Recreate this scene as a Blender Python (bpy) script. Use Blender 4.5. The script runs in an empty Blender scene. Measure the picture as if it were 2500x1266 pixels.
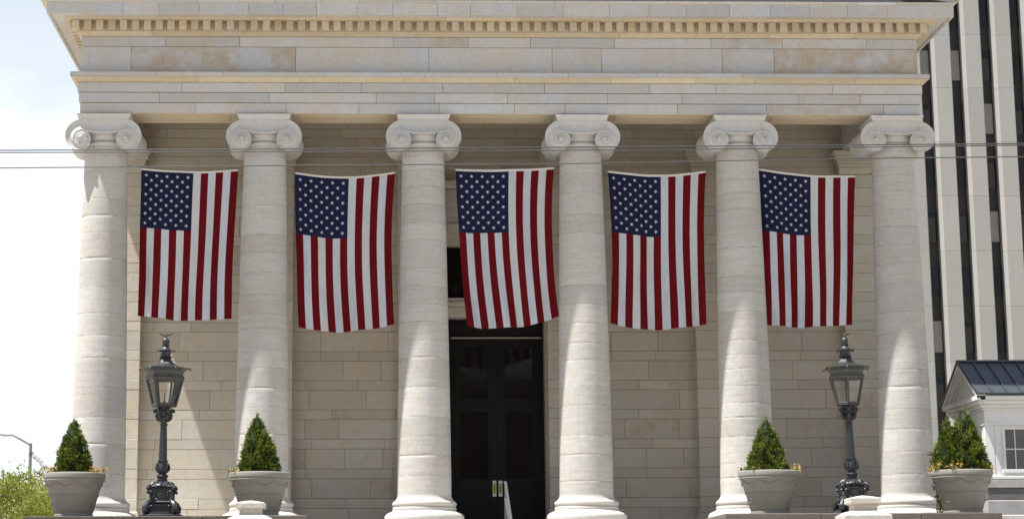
import bpy, math, random
from mathutils import Vector, Matrix, noise as mnoise
R = math.radians
sc = bpy.context.scene
col = sc.collection
rng = random.Random(7)

# ------------------------------------------------------------------ camera
CAM = Vector((-2.789, -43.8657, -1.6926))
YAW, PIT, ROL, FPX, SX, SY = .0345933715, .186536667, -.00537087832, 5082.72267, -167.642824, -119.387273
fw = Vector((math.sin(YAW)*math.cos(PIT), math.cos(YAW)*math.cos(PIT), math.sin(PIT)))
_r = Vector((math.cos(YAW), -math.sin(YAW), 0)); _u = _r.cross(fw)
cr = _r*math.cos(ROL) + _u*math.sin(ROL); cu = -_r*math.sin(ROL) + _u*math.cos(ROL)
cd = bpy.data.cameras.new('camera'); cam = bpy.data.objects.new('camera', cd); col.objects.link(cam)
cam.matrix_world = Matrix(((cr.x, cu.x, -fw.x, CAM.x), (cr.y, cu.y, -fw.y, CAM.y), (cr.z, cu.z, -fw.z, CAM.z), (0, 0, 0, 1)))
cd.sensor_width = 36; cd.lens = FPX/2500*36; cd.shift_x = -SX/2500; cd.shift_y = SY/2500
cd.clip_start = .1; cd.clip_end = 4000
sc.camera = cam

def at(px, py, y):                      # where the sight line of a photo pixel meets depth y
    d = fw*FPX + cr*(px-1250-SX) - cu*(py-633-SY)
    return CAM + d*((y-CAM.y)/d.y)

# ------------------------------------------------------------------ materials
def new_mat(name):
    m = bpy.data.materials.new(name); m.use_nodes = True
    nt = m.node_tree; nt.nodes.clear()
    return m, nt
class N:
    def __init__(s, nt): s.nt = nt
    def n(s, t, **kw):
        nd = s.nt.nodes.new(t)
        for k, v in kw.items():
            if k.startswith('i_'):
                key = k[2:]; key = int(key) if key.isdigit() else key.replace('_', ' ')
                if hasattr(v, 'is_linked') or isinstance(v, bpy.types.NodeSocket): s.nt.links.new(v, nd.inputs[key])
                else: nd.inputs[key].default_value = v
            else: setattr(nd, k, v)
        return nd
    def link(s, a, b): s.nt.links.new(a, b)
    def math(s, op, a, b=0., c=0., clamp=False):
        nd = s.nt.nodes.new('ShaderNodeMath'); nd.operation = op; nd.use_clamp = clamp
        for i, v in enumerate((a, b, c)):
            if isinstance(v, bpy.types.NodeSocket): s.nt.links.new(v, nd.inputs[i])
            else: nd.inputs[i].default_value = v
        return nd.outputs[0]
    def mix(s, f, a, b, bt='MIX'):
        nd = s.nt.nodes.new('ShaderNodeMix'); nd.data_type = 'RGBA'; nd.blend_type = bt
        for i, v in ((0, f), (6, a), (7, b)):
            if isinstance(v, bpy.types.NodeSocket): s.nt.links.new(v, nd.inputs[i])
            else: nd.inputs[i].default_value = v if i == 0 else (*v, 1) if len(v) == 3 else v
        return nd.outputs[2]
    def ramp(s, f, a, b):
        nd = s.nt.nodes.new('ShaderNodeMapRange'); nd.clamp = True
        s.nt.links.new(f, nd.inputs[0]); nd.inputs[1].default_value = a; nd.inputs[2].default_value = b
        return nd.outputs[0]
    def noise(s, vec, scale, detail=4., rough=.6):
        nd = s.n('ShaderNodeTexNoise'); s.link(vec, nd.inputs['Vector'])
        nd.inputs['Scale'].default_value = scale; nd.inputs['Detail'].default_value = detail; nd.inputs['Roughness'].default_value = rough
        return nd.outputs[0]
    def scaled(s, vec, sc3):
        nd = s.n('ShaderNodeMapping'); s.link(vec, nd.inputs[0]); nd.inputs['Scale'].default_value = sc3
        return nd.outputs[0]

def stone(name, c_cool, c_warm, c_stain, warm_bias=0., streak=.0, bump=.35, dark=.5, rough=.85, pit=0.):
    m, nt = new_mat(name); k = N(nt)
    geo = k.n('ShaderNodeNewGeometry').outputs['Position']
    tone = k.n('ShaderNodeAttribute', attribute_name='tone').outputs['Fac']
    stn = k.n('ShaderNodeAttribute', attribute_name='stain').outputs['Fac']
    # offset the pattern by the block's own tone so neighbours do not run on
    off = k.n('ShaderNodeCombineXYZ', i_0=k.math('MULTIPLY', tone, 37.), i_1=k.math('MULTIPLY', tone, 11.), i_2=k.math('MULTIPLY', tone, 23.))
    vec = k.n('ShaderNodeVectorMath', operation='ADD', i_0=geo, i_1=off.outputs[0]).outputs[0]
    big = k.noise(vec, 1.3, 5., .62)
    med = k.noise(vec, 5., 6., .65)
    fine = k.noise(vec, 42., 4., .7)
    strv = k.noise(k.scaled(vec, (1.1, 1.1, 16.)), 1.6, 5., .65)
    warm = k.ramp(k.math('ADD', k.math('ADD', big, k.math('MULTIPLY', med, .35)), warm_bias), .48, .86)
    c = k.mix(warm, c_cool, c_warm)
    smask = k.ramp(k.math('ADD', k.math('ADD', k.math('MULTIPLY', big, .8), k.math('MULTIPLY', med, .5)), k.math('MULTIPLY', k.math('SUBTRACT', stn, .5), .9)), .72, .95)
    c = k.mix(k.math('MULTIPLY', smask, .8), c, c_stain)
    # streaks of sediment
    sv = k.ramp(strv, .28, .72)
    c = k.mix(streak, c, k.mix(sv, tuple(x*.72 for x in c_warm), tuple(min(1, x*1.12) for x in c_cool)))
    # dark pores and specks
    pore = k.ramp(fine, .64, .74)
    pm = k.math('MULTIPLY', pore, k.ramp(med, .45, .62))
    c = k.mix(k.math('MULTIPLY', pm, dark), c, tuple(x*.35 for x in c_warm))
    if pit:
        cr_ = k.noise(k.scaled(vec, (2.2, 2.2, 9.)), 3.2, 7., .75)
        pits = k.math('MULTIPLY', k.ramp(cr_, .63, .69), k.ramp(big, .46, .6))
        c = k.mix(k.math('MULTIPLY', pits, pit), c, tuple(x*.4 for x in c_warm))
    mot = k.noise(vec, 11., 5., .7)
    mv = k.math('ADD', k.math('MULTIPLY', mot, .34), .83)
    c = k.mix(1., c, k.n('ShaderNodeCombineXYZ', i_0=mv, i_1=mv, i_2=mv).outputs[0], 'MULTIPLY')
    # runoff dirt, upright and narrow
    run = k.noise(k.scaled(geo, (7., 7., .55)), 1.0, 4., .6)
    c = k.mix(k.math('MULTIPLY', k.ramp(run, .56, .8), .16), c, tuple(x*.45 for x in c_cool))
    br = k.math('ADD', k.math('MULTIPLY', tone, .22), .84)
    br = k.math('MULTIPLY', br, k.math('ADD', k.math('MULTIPLY', fine, .10), .95))
    cc = k.n('ShaderNodeCombineXYZ', i_0=br, i_1=br, i_2=br).outputs[0]
    c = k.mix(1., c, cc, 'MULTIPLY')
    b = k.n('ShaderNodeBsdfPrincipled', i_Base_Color=c, i_Roughness=rough)
    b.inputs['Specular IOR Level'].default_value = .25
    h = k.math('ADD', k.math('MULTIPLY', fine, .5), k.math('ADD', med, k.math('MULTIPLY', strv, streak*1.2)))
    if pit: h = k.math('SUBTRACT', h, k.math('MULTIPLY', pits, 1.2))
    bp = k.n('ShaderNodeBump', i_Strength=bump, i_Distance=.02, i_Height=h)
    k.link(bp.outputs[0], b.inputs['Normal'])
    o = k.n('ShaderNodeOutputMaterial'); k.link(b.outputs[0], o.inputs[0])
    return m

COOL, WARM, STAIN = (.53, .54, .56), (.545, .495, .425), (.46, .355, .25)
M = {}
M['stone'] = stone('limestone', COOL, WARM, STAIN)
M['column'] = stone('column_limestone', (.525, .515, .495), (.51, .465, .40), (.42, .335, .24), streak=.42, bump=.30, pit=.5)
M['capital'] = stone('capital_limestone', (.55, .555, .56), (.555, .52, .465), (.44, .36, .27), streak=.12, bump=.4, pit=.55)
M['wall'] = stone('wall_limestone', (.575, .56, .515), (.58, .508, .40), (.46, .355, .235), warm_bias=.07)
M['mould_bounce'] = stone('limestone_warm_bounce', (.58, .54, .46), (.58, .48, .33), (.42, .30, .17), warm_bias=.1)  # same limestone with the yellow light bounced off the ground put into its colour
M['terrace'] = stone('terrace_stone', (.17, .15, .13), (.14, .115, .09), (.06, .05, .04), streak=.3, bump=.6, pit=.5)
M['pier'] = stone('pier_stone', (.50, .48, .455), (.50, .44, .37), (.36, .27, .19), bump=.9, pit=.7)
M['granite'] = stone('tower_precast', (.345, .335, .322), (.345, .325, .305), (.29, .26, .23), bump=.05, dark=.1)

def plain(name, c, rough=.6, metal=0., var=.12, scale=20., bump=0., spec=.5, coat=0.):
    m, nt = new_mat(name); k = N(nt)
    geo = k.n('ShaderNodeNewGeometry').outputs['Position']
    f = k.noise(geo, scale, 4., .6)
    c2 = k.mix(f, tuple(x*(1-var) for x in c), tuple(min(1, x*(1+var)) for x in c))
    b = k.n('ShaderNodeBsdfPrincipled', i_Base_Color=c2, i_Roughness=rough, i_Metallic=metal)
    b.inputs['Specular IOR Level'].default_value = spec
    b.inputs['Coat Weight'].default_value = coat
    if bump:
        bp = k.n('ShaderNodeBump', i_Strength=bump, i_Distance=.01, i_Height=f); k.link(bp.outputs[0], b.inputs['Normal'])
    o = k.n('ShaderNodeOutputMaterial'); k.link(b.outputs[0], o.inputs[0])
    return m
M['mortar'] = plain('mortar', (.25, .22, .185), .95)
M['iron'] = plain('painted_iron', (.026, .028, .032), .42, 0., .35, 18., .25)
M['iron_green'] = plain('weathered_iron', (.060, .062, .058), .5, 0., .35, 14., .2)
M['bronze'] = plain('bronze', (.10, .075, .045), .45, .5)
M['planter'] = plain('cast_planter', (.235, .225, .20), .8, 0., .10, 9., .15, .3)
M['brick'] = plain('brick', (.16, .085, .06), .9, 0., .25, 6.)
M['transom'] = plain('dark_transom_panel', (.022, .019, .017), .7, spec=.1)
M['seam'] = plain('joint_seam', (.19, .16, .125), .95, 0., .5, 14.)
M['curtain'] = plain('sheer_curtain', (.085, .085, .085), .8)
M['soil'] = plain('soil', (.04, .03, .02), .95)
M['door'] = plain('black_door_paint', (.005, .005, .0054), .55, 0., .2, 6., .05, .25)
M['lead'] = plain('lead_flashing', (.17, .17, .19), .55, .2, .2, 3.)
M['white_paint'] = plain('white_paint', (.78, .77, .74), .5, 0., .05, 5.)
M['grey_frame'] = plain('grey_frame', (.36, .34, .31), .5)
M['roof_metal'] = plain('standing_seam_metal', (.062, .068, .082), .38, .25, .12, 1.5, .02)
M['steel'] = plain('rail_steel', (.085, .085, .085), .6, .3, .1)
M['galv'] = plain('galvanised_steel', (.20, .21, .23), .5, .5)
M['wire'] = plain('wire', (.10, .098, .095), .4, .45)
M['rope'] = plain('rope', (.20, .17, .13), .9)
M['bark'] = plain('bark', (.10, .075, .05), .9, 0., .3, 12., .4)
M['plate'] = plain('push_plate_metal', (.6, .6, .58), .35, .8)
M['sticker'] = plain('yellow_sticker', (.62, .50, .05), .5)
M['ink'] = plain('black_ink', (.02, .02, .02), .6)
M['plinth_stone'] = stone('rubble_base_stone', (.50, .49, .47), (.42, .40, .37), (.14, .13, .125), warm_bias=-.02, bump=.5)
M['spandrel'] = plain('dark_spandrel', (.014, .014, .015), .6, 0., .2, 2.)
M['blind'] = plain('window_blind', (.24, .235, .215), .6, 0., .1, 1.)
M['mullion'] = plain('bronze_mullion', (.028, .026, .024), .4, .4)

def ground_mat(name, a, b_, scale):
    m, nt = new_mat(name); k = N(nt)
    geo = k.n('ShaderNodeNewGeometry').outputs['Position']
    c = k.mix(k.noise(geo, scale, 6., .7), a, b_)
    b = k.n('ShaderNodeBsdfPrincipled', i_Base_Color=c, i_Roughness=.9)
    bp = k.n('ShaderNodeBump', i_Strength=.3, i_Distance=.02, i_Height=k.noise(geo, 40., 4., .7)); k.link(bp.outputs[0], b.inputs['Normal'])
    o = k.n('ShaderNodeOutputMaterial'); k.link(b.outputs[0], o.inputs[0]); return m
M['plaza'] = ground_mat('plaza_brick', (.33, .295, .245), (.41, .375, .32), .8)
M['asphalt'] = ground_mat('asphalt', (.05, .05, .052), (.075, .073, .07), 2.)
M['sidewalk'] = ground_mat('concrete_walk', (.40, .37, .33), (.48, .45, .41), 1.2)

def cloth(name, c, trans):
    m, nt = new_mat(name); k = N(nt)
    tc = k.n('ShaderNodeNewGeometry').outputs['Position']
    f = k.noise(tc, 3., 4., .6)
    wv = k.noise(k.scaled(tc, (160., 160., 160.)), 1., 1., .5)
    c2 = k.mix(f, tuple(x*.90 for x in c), tuple(min(1, x*1.06) for x in c))
    tn_ = k.n('ShaderNodeAttribute', attribute_name='tone').outputs['Fac']
    c2 = k.mix(1., c2, k.mix(tn_, (1.0, .985, .94), (.98, 1.0, 1.05)), 'MULTIPLY')
    d = k.n('ShaderNodeBsdfDiffuse', i_Color=c2); t = k.n('ShaderNodeBsdfTranslucent', i_Color=c2)
    # soft diagonal creases of hanging nylon
    cz = k.noise(k.scaled(k.n('ShaderNodeMapping', i_0=tc, vector_type='POINT').outputs[0], (5.5, 1., 2.2)), 1.1, 3., .55)
    bp = k.n('ShaderNodeBump', i_Strength=.9, i_Distance=.06, i_Height=k.math('ADD', cz, k.math('MULTIPLY', wv, .02)))
    k.link(bp.outputs[0], d.inputs['Normal'])
    mx = k.n('ShaderNodeMixShader', i_0=trans); k.link(d.outputs[0], mx.inputs[1]); k.link(t.outputs[0], mx.inputs[2])
    o = k.n('ShaderNodeOutputMaterial'); k.link(mx.outputs[0], o.inputs[0]); return m
M['flag_red'] = cloth('flag_red', (.155, .011, .014), .25)
M['flag_white'] = cloth('flag_white', (.66, .67, .72), .28)
M['flag_blue'] = cloth('flag_navy', (.020, .022, .055), .12)
M['flag_canvas'] = cloth('header_canvas', (.72, .69, .62), .1)

def leaf_mat(name, c1, c2, c3, trans=.3):
    m, nt = new_mat(name); k = N(nt)
    tone = k.n('ShaderNodeAttribute', attribute_name='tone').outputs['Fac']
    c = k.mix(k.ramp(tone, 0., .6), c1, c2); c = k.mix(k.ramp(tone, .6, 1.), c, c3)
    d = k.n('ShaderNodeBsdfPrincipled', i_Base_Color=c, i_Roughness=.6); d.inputs['Specular IOR Level'].default_value = .3
    t = k.n('ShaderNodeBsdfTranslucent', i_Color=c)
    mx = k.n('ShaderNodeMixShader', i_0=trans); k.link(d.outputs[0], mx.inputs[1]); k.link(t.outputs[0], mx.inputs[2])
    o = k.n('ShaderNodeOutputMaterial'); k.link(mx.outputs[0], o.inputs[0]); return m
M['arbor'] = leaf_mat('arborvitae', (.022, .042, .008), (.13, .175, .02), (.31, .35, .055))
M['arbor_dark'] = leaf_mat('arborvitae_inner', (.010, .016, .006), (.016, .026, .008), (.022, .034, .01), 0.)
M['tree_leaf'] = leaf_mat('spring_leaf', (.12, .16, .03), (.27, .31, .055), (.42, .42, .11), .4)
M['petal'] = leaf_mat('marigold', (.30, .22, .05), (.58, .37, .10), (.70, .56, .28), .3)
M['vine_leaf'] = leaf_mat('vine', (.03, .04, .015), (.12, .13, .04), (.36, .31, .12), .3)

def glass(name, tint=(1, 1, 1), rough=.0):
    m, nt = new_mat(name); k = N(nt)
    t = k.n('ShaderNodeBsdfTransparent', i_Color=(*tint, 1)); g = k.n('ShaderNodeBsdfGlossy', i_Roughness=rough)
    f = k.n('ShaderNodeFresnel', i_IOR=1.5)
    mx = k.n('ShaderNodeMixShader', i_0=f.outputs[0]); k.link(t.outputs[0], mx.inputs[1]); k.link(g.outputs[0], mx.inputs[2])
    o = k.n('ShaderNodeOutputMaterial'); k.link(mx.outputs[0], o.inputs[0]); return m
M['glass'] = glass('lantern_glass', (.99, .99, .985))
def dark_glass(name, c, rough=.03, ior=1.5):
    m, nt = new_mat(name); k = N(nt)
    geo = k.n('ShaderNodeNewGeometry').outputs['Position']
    b = k.n('ShaderNodeBsdfPrincipled', i_Base_Color=(*c, 1), i_Roughness=rough); b.inputs['IOR'].default_value = ior
    bp = k.n('ShaderNodeBump', i_Strength=.04, i_Distance=.05, i_Height=k.noise(geo, 1.5, 2., .5)); k.link(bp.outputs[0], b.inputs['Normal'])
    o = k.n('ShaderNodeOutputMaterial'); k.link(b.outputs[0], o.inputs[0]); return m
M['door_glass'] = dark_glass('door_glass', (.012, .012, .011), .06, 1.32)
M['tower_glass'] = dark_glass('tower_glass', (.010, .010, .011), .05, 1.28)
M['house_glass'] = dark_glass('house_glass', (.17, .17, .16), .02)

# ------------------------------------------------------------------ mesh builder
class MB:
    def __init__(s): s.v, s.f, s.m, s.t, s.st, s.sm = [], [], [], [], [], []
    def add(s, vs, fs, m=0, tone=.5, stain=0., smooth=False):
        b = len(s.v); s.v += [tuple(p) for p in vs]
        for f in fs:
            s.f.append([i+b for i in f]); s.m.append(m); s.t.append(tone); s.st.append(stain); s.sm.append(smooth)
    def box(s, x0, x1, y0, y1, z0, z1, m=0, tone=.5, stain=0.):
        vs = [(x, y, z) for z in (z0, z1) for y in (y0, y1) for x in (x0, x1)]
        s.add(vs, [(0, 2, 3, 1), (4, 5, 7, 6), (0, 1, 5, 4), (2, 6, 7, 3), (0, 4, 6, 2), (1, 3, 7, 5)], m, tone, stain)
    def cbox(s, x0, x1, y0, y1, z0, z1, c=.006, m=0, tone=.5, stain=0.):
        lo, hi = (x0, y0, z0), (x1, y1, z1); vs, idx = [], {}
        for sx in (0, 1):
            for sy in (0, 1):
                for sz in (0, 1):
                    sg = (sx, sy, sz); p = [hi[i] if sg[i] else lo[i] for i in range(3)]
                    for ax in range(3):
                        q = list(p)
                        for j in range(3):
                            if j != ax: q[j] += -c if sg[j] else c
                        idx[(sg, ax)] = len(vs); vs.append(q)
        fs = []
        for ax in range(3):
            a, b = [(1, 2), (2, 0), (0, 1)][ax]
            for sd in (0, 1):
                cyc = []
                for u, w in ((0, 0), (1, 0), (1, 1), (0, 1)):
                    sg = [0, 0, 0]; sg[ax] = sd; sg[a] = u; sg[b] = w; cyc.append(idx[(tuple(sg), ax)])
                fs.append(cyc if sd else cyc[::-1])
        for ax in range(3):                    # chamfers along each axis
            a, b = [(1, 2), (2, 0), (0, 1)][ax]
            for u in (0, 1):
                for w in (0, 1):
                    s0, s1 = [0, 0, 0], [0, 0, 0]
                    for q, e in ((s0, 0), (s1, 1)): q[ax] = e; q[a] = u; q[b] = w
                    s0, s1 = tuple(s0), tuple(s1)
                    f = [idx[(s0, a)], idx[(s1, a)], idx[(s1, b)], idx[(s0, b)]]
                    fs.append(f if (u ^ w) else f[::-1])
        for sx in (0, 1):
            for sy in (0, 1):
                for sz in (0, 1):
                    sg = (sx, sy, sz); f = [idx[(sg, 0)], idx[(sg, 1)], idx[(sg, 2)]]
                    fs.append(f if (sx+sy+sz) % 2 else f[::-1])
        s.add(vs, fs, m, tone, stain)
    def lathe(s, prof, n=48, cx=0., cy=0., m=0, tone=.5, smooth=True, rot=0., cap=(True, True), fn=None, stain=0., scl=(1, 1)):
        vs, fs = [], []
        for (r, z) in prof:
            for i in range(n):
                a = rot + 2*math.pi*i/n; rr = r*(fn(a, z) if fn else 1)
                vs.append((cx+rr*math.cos(a)*scl[0], cy+rr*math.sin(a)*scl[1], z))
        for j in range(len(prof)-1):
            for i in range(n):
                i2 = (i+1) % n; fs.append((j*n+i, j*n+i2, (j+1)*n+i2, (j+1)*n+i))
        if cap[0]: fs.append(tuple(range(n-1, -1, -1)))
        if cap[1]: fs.append(tuple((len(prof)-1)*n+i for i in range(n)))
        s.add(vs, fs, m, tone, stain, smooth)
    def tube(s, pts, r, n=8, m=0, tone=.5, close=False):
        pts = [Vector(p) for p in pts]; k = len(pts); vs, fs = [], []
        rr = r if isinstance(r, (list, tuple)) else [r]*k
        prev = None
        for i, p in enumerate(pts):
            d = (pts[min(i+1, k-1)]-pts[max(i-1, 0)])
            if d.length < 1e-9: d = Vector((0, 0, 1))
            d.normalize()
            if prev is None: a = d.orthogonal().normalized()
            else:
                a = prev - d*prev.dot(d)
                a = a.normalized() if a.length > 1e-6 else d.orthogonal().normalized()
            prev = a; b = d.cross(a)
            for j in range(n):
                t = 2*math.pi*j/n; vs.append(p+(a*math.cos(t)+b*math.sin(t))*rr[i])
        for i in range(k-1):
            for j in range(n):
                j2 = (j+1) % n; fs.append((i*n+j, i*n+j2, (i+1)*n+j2, (i+1)*n+j))
        fs.append(tuple(range(n-1, -1, -1))); fs.append(tuple((k-1)*n+j for j in range(n)))
        s.add(vs, fs, m, tone, 0., True)
    def sweep(s, prof, pts, m=0, tone=.5, stain=0., ends=True):
        """prof = [(out, z)] carried through plan stations pts = [(x, y, ox, oy)]: vertex = (x+ox*out, y+oy*out, z)"""
        n = len(prof); vs, fs = [], []
        for (x, y, ox, oy) in pts:
            for (o, z) in prof: vs.append((x+ox*o, y+oy*o, z))
        for i in range(len(pts)-1):
            for j in range(n-1): fs.append((i*n+j, (i+1)*n+j, (i+1)*n+j+1, i*n+j+1))
        if ends:
            fs.append(tuple(range(n-1, -1, -1))); e = (len(pts)-1)*n; fs.append(tuple(e+j for j in range(n)))
        s.add(vs, fs, m, tone, stain)
    def build(s, name, mats, parent=None, sharp=35):
        me = bpy.data.meshes.new(name); me.from_pydata(s.v, [], s.f); me.update()
        for m in (mats if isinstance(mats, (list, tuple)) else [mats]): me.materials.append(m)
        me.polygons.foreach_set('material_index', s.m)
        me.polygons.foreach_set('use_smooth', s.sm)
        for nm, dat in (('tone', s.t), ('stain', s.st)):
            a = me.attributes.new(nm, 'FLOAT', 'FACE'); a.data.foreach_set('value', dat)
        if any(s.sm): me.set_sharp_from_angle(angle=R(sharp))
        o = bpy.data.objects.new(name, me); col.objects.link(o)
        if parent is not None:
            o.parent = parent; o.matrix_parent_inverse = parent.matrix_basis.inverted()
        return o
def tag(o, label=None, cat=None, group=None, kind=None):
    for k_, v in (('label', label), ('category', cat), ('group', group), ('kind', kind)):
        if v: o[k_] = v
    return o
def empty(name, loc, label=None, cat=None, group=None):
    o = bpy.data.objects.new(name, None); col.objects.link(o); o.location = loc; o.empty_display_size = .2
    return tag(o, label, cat, group)
def rt(a=.15, b=.95): return rng.uniform(a, b)
def cuts(x0, x1, lo, hi):
    xs = [x0]
    while xs[-1] < x1-hi: xs.append(xs[-1]+rng.uniform(lo, hi))
    if x1-xs[-1] > hi*.9: xs.append((xs[-1]+x1)/2)
    return xs+[x1]

# ------------------------------------------------------------------ courthouse
CX = [(-2.5+i)*3.4 for i in range(6)]
YW, YP = 3.40, 3.16              # back wall face, pilaster face
ZF = -.05
house = empty('courthouse', (0, 3.4, ZF), 'pale limestone courthouse front with six ionic columns under a dentilled cornice', 'building')
G = .003

def courses(z0, z1, start_tall):
    zs = [z0]; t = start_tall
    while zs[-1] < z1-.1:
        zs.append(zs[-1]+(.443 if t else .2215)); t = not t
    zs[-1] = z1
    return zs
z1240 = at(850, 1240, YW).z
rows = [ZF, z1240]+courses(z1240, 8.05, False)[1:]
zt = rows[-1]
while zt < 9.6: zt += .222; rows.append(zt)
# openings in the back wall: door and upper window
DX0, DX1, DZ1 = -1.05, 1.17, 4.36
WX0, WX1, WZ0, WZ1 = -1.13, 1.25, 5.19, 6.40
bw = MB()
for j in range(len(rows)-1):
    z0, z1 = rows[j], rows[j+1]
    zm = (z0+z1)/2
    spans = [(-8.9, 8.9)]
    if zm < 5.05: spans = [(-8.9, DX0-.04), (DX1+.04, 8.9)]
    elif WZ0-.05 < zm < WZ1+.02: spans = [(-8.9, WX0), (WX1, 8.9)]
    for (a, b) in spans:
        xs = cuts(a, b, .7, 1.9) if z1-z0 > .3 else cuts(a, b, .8, 2.3)
        for i in range(len(xs)-1):
            bw.cbox(xs[i]+G, xs[i+1]-G, YW+rng.uniform(-.003, .003), YW+.16, z0+.0035, z1-.0035, .008, 0, rt(.2, .85), .58 if rng.random() < .08 else rng.random()**2*.45)
for (a, b, c, d) in ((-8.9, DX0-.045, ZF, 9.7), (DX1+.045, 8.9, ZF, 9.7), (DX0-.045, DX1+.045, 5.10, WZ0), (DX0-.045, DX1+.045, WZ1+.1, 9.7), (DX0-.045, DX1+.045, 4.75, 4.8)):
    bw.box(a, b, YW+.012, YW+.5, c, d, 1)
bw.build('back_wall', [M['wall'], M['mortar']], house)

for i, cx in enumerate(CX):                          # pilasters with their own stacked courses
    w = .5 if 0 < i < 5 else .46
    pm = MB()
    for j in range(len(rows)-1):
        z0, z1 = rows[j], min(rows[j+1], 8.22)
        if z1-z0 < .03: break
        pm.cbox(cx-w, cx+w, YP+rng.uniform(-.003, .003), YW-.006, z0+G, z1-G, .007, 0, rt(.4, 1.), rng.random()**2*.6)
    pm.box(cx-w+.012, cx+w-.012, YP+.012, YW-.002, ZF, 8.22, 1)
    po = pm.build('pilaster', [M['wall'], M['mortar']], house)
    c = MB()
    def cap_ring(o, z0, z1, t):
        c.cbox(cx-w-o, cx+w+o, YP-o, YW-.01, z0, z1, .006, 0, t)
    cap_ring(.02, 8.225, 8.29, .6); cap_ring(.05, 8.292, 8.37, .4); cap_ring(.10, 8.372, 8.47, .6); cap_ring(.14, 8.472, 8.60, .8)
    c.build('capital', M['wall'], po)
    b = MB()
    for (o, z0, z1) in ((.12, ZF, .17), (.08, .172, .28), (.035, .282, .36)):
        b.cbox(cx-w-o, cx+w+o, YP-o, YW-.01, z0, z1, .02, 0, rt())
    b.build('base', M['wall'], po)

# columns ------------------------------------------------------------------
def shaft_r(z):
    t = min(max((z-.5)/7.55, 0), 1)
    return .567-.123*t**1.4
def make_shaft(cx, seed):
    q = random.Random(seed); n = 112; vs, fs = [], []; tones = []
    joints = []; z = .50
    while z < 7.45:
        z += q.choice((.30, .36, .42, .47, .55, .40, .62)); joints.append(z)
    joints = [j for j in joints if j < 7.42]+[7.70]
    lv = [(.44, 0, .030)]
    prof = [(.44, 1, None), (.47, 1, None), (.50, 1, None)]
    zz = .54; ji = 0; rings = [('b', .44), ('b', .465), ('b', .50), ('p', .53)]
    while zz < 7.99:
        nxt = joints[ji] if ji < len(joints) else 9
        if zz+.05 > nxt:
            for d in (-.0075, -.0032, .0032, .0075): rings.append(('j%d' % (abs(d) < .006), nxt+d, ji))
            zz = nxt+.045; ji += 1
        else: rings.append(('p', zz)); zz += .05
    rings.append(('p', 8.0))
    depth = [q.choice((.0006, .001, .0016, .003, .005)) for _ in range(len(joints)+1)]
    ph = [[q.uniform(0, 6.28) for _ in range(4)] for _ in range(len(joints)+1)]
    tone = [q.uniform(.25, .95) for _ in range(len(joints)+2)]
    tl = []
    for rg in rings:
        kind, z = rg[0], rg[1]
        for i in range(n):
            a = 2*math.pi*i/n; r = shaft_r(max(z, .5))
            if kind == 'b': r += .035*max(0, 1-(z-.44)/.09)**2
            z2 = z
            v = Vector((cx+math.cos(a)*2, math.sin(a)*2, z*6))
            r += .0016*mnoise.noise(v)+.0014*mnoise.noise(v*2.7)
            if kind[0] == 'j':
                p = ph[rg[2]]
                wob = mnoise.noise(Vector((math.cos(a)*5+seed, math.sin(a)*5, z*3))); z2 += .003*math.sin(2*a+p[0])+.003*math.sin(5*a+p[1])+.008*mnoise.noise(Vector((math.cos(a)*9, math.sin(a)*9, z)))
                if kind == 'j1': z2 = z2+(.0031 if rg[1] < joints[rg[2]] else -.0031)*min(1, max(0, .45+1.9*wob))
                if kind == 'j1':
                    chip = max(0, mnoise.noise(Vector((math.cos(a)*3+seed, math.sin(a)*3, z*5))))
                    r -= depth[rg[2]]*(.5+1.2*chip)
            vs.append((cx+r*math.cos(a), r*math.sin(a), z2))
        tl.append(sum(1 for j in joints if j < z))
    mb = MB(); mb.v = vs
    for k in range(len(rings)-1):
        for i in range(n):
            i2 = (i+1) % n
            mb.f.append([k*n+i, k*n+i2, (k+1)*n+i2, (k+1)*n+i]); mb.m.append(1 if rings[k][0] == 'j1' and rings[k+1][0] == 'j1' else 0); mb.t.append(tone[tl[k]]); mb.st.append(.15 if tone[tl[k]] > .35 else .5); mb.sm.append(True)
    return mb
EYE, ZE, YV = .478, 8.055, .53
def spiral(th):
    if th <= 2*math.pi: return .402*(.81**(th/(math.pi/2)))
    return .402*.81**4*.60**(th/(2*math.pi)-1)
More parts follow.
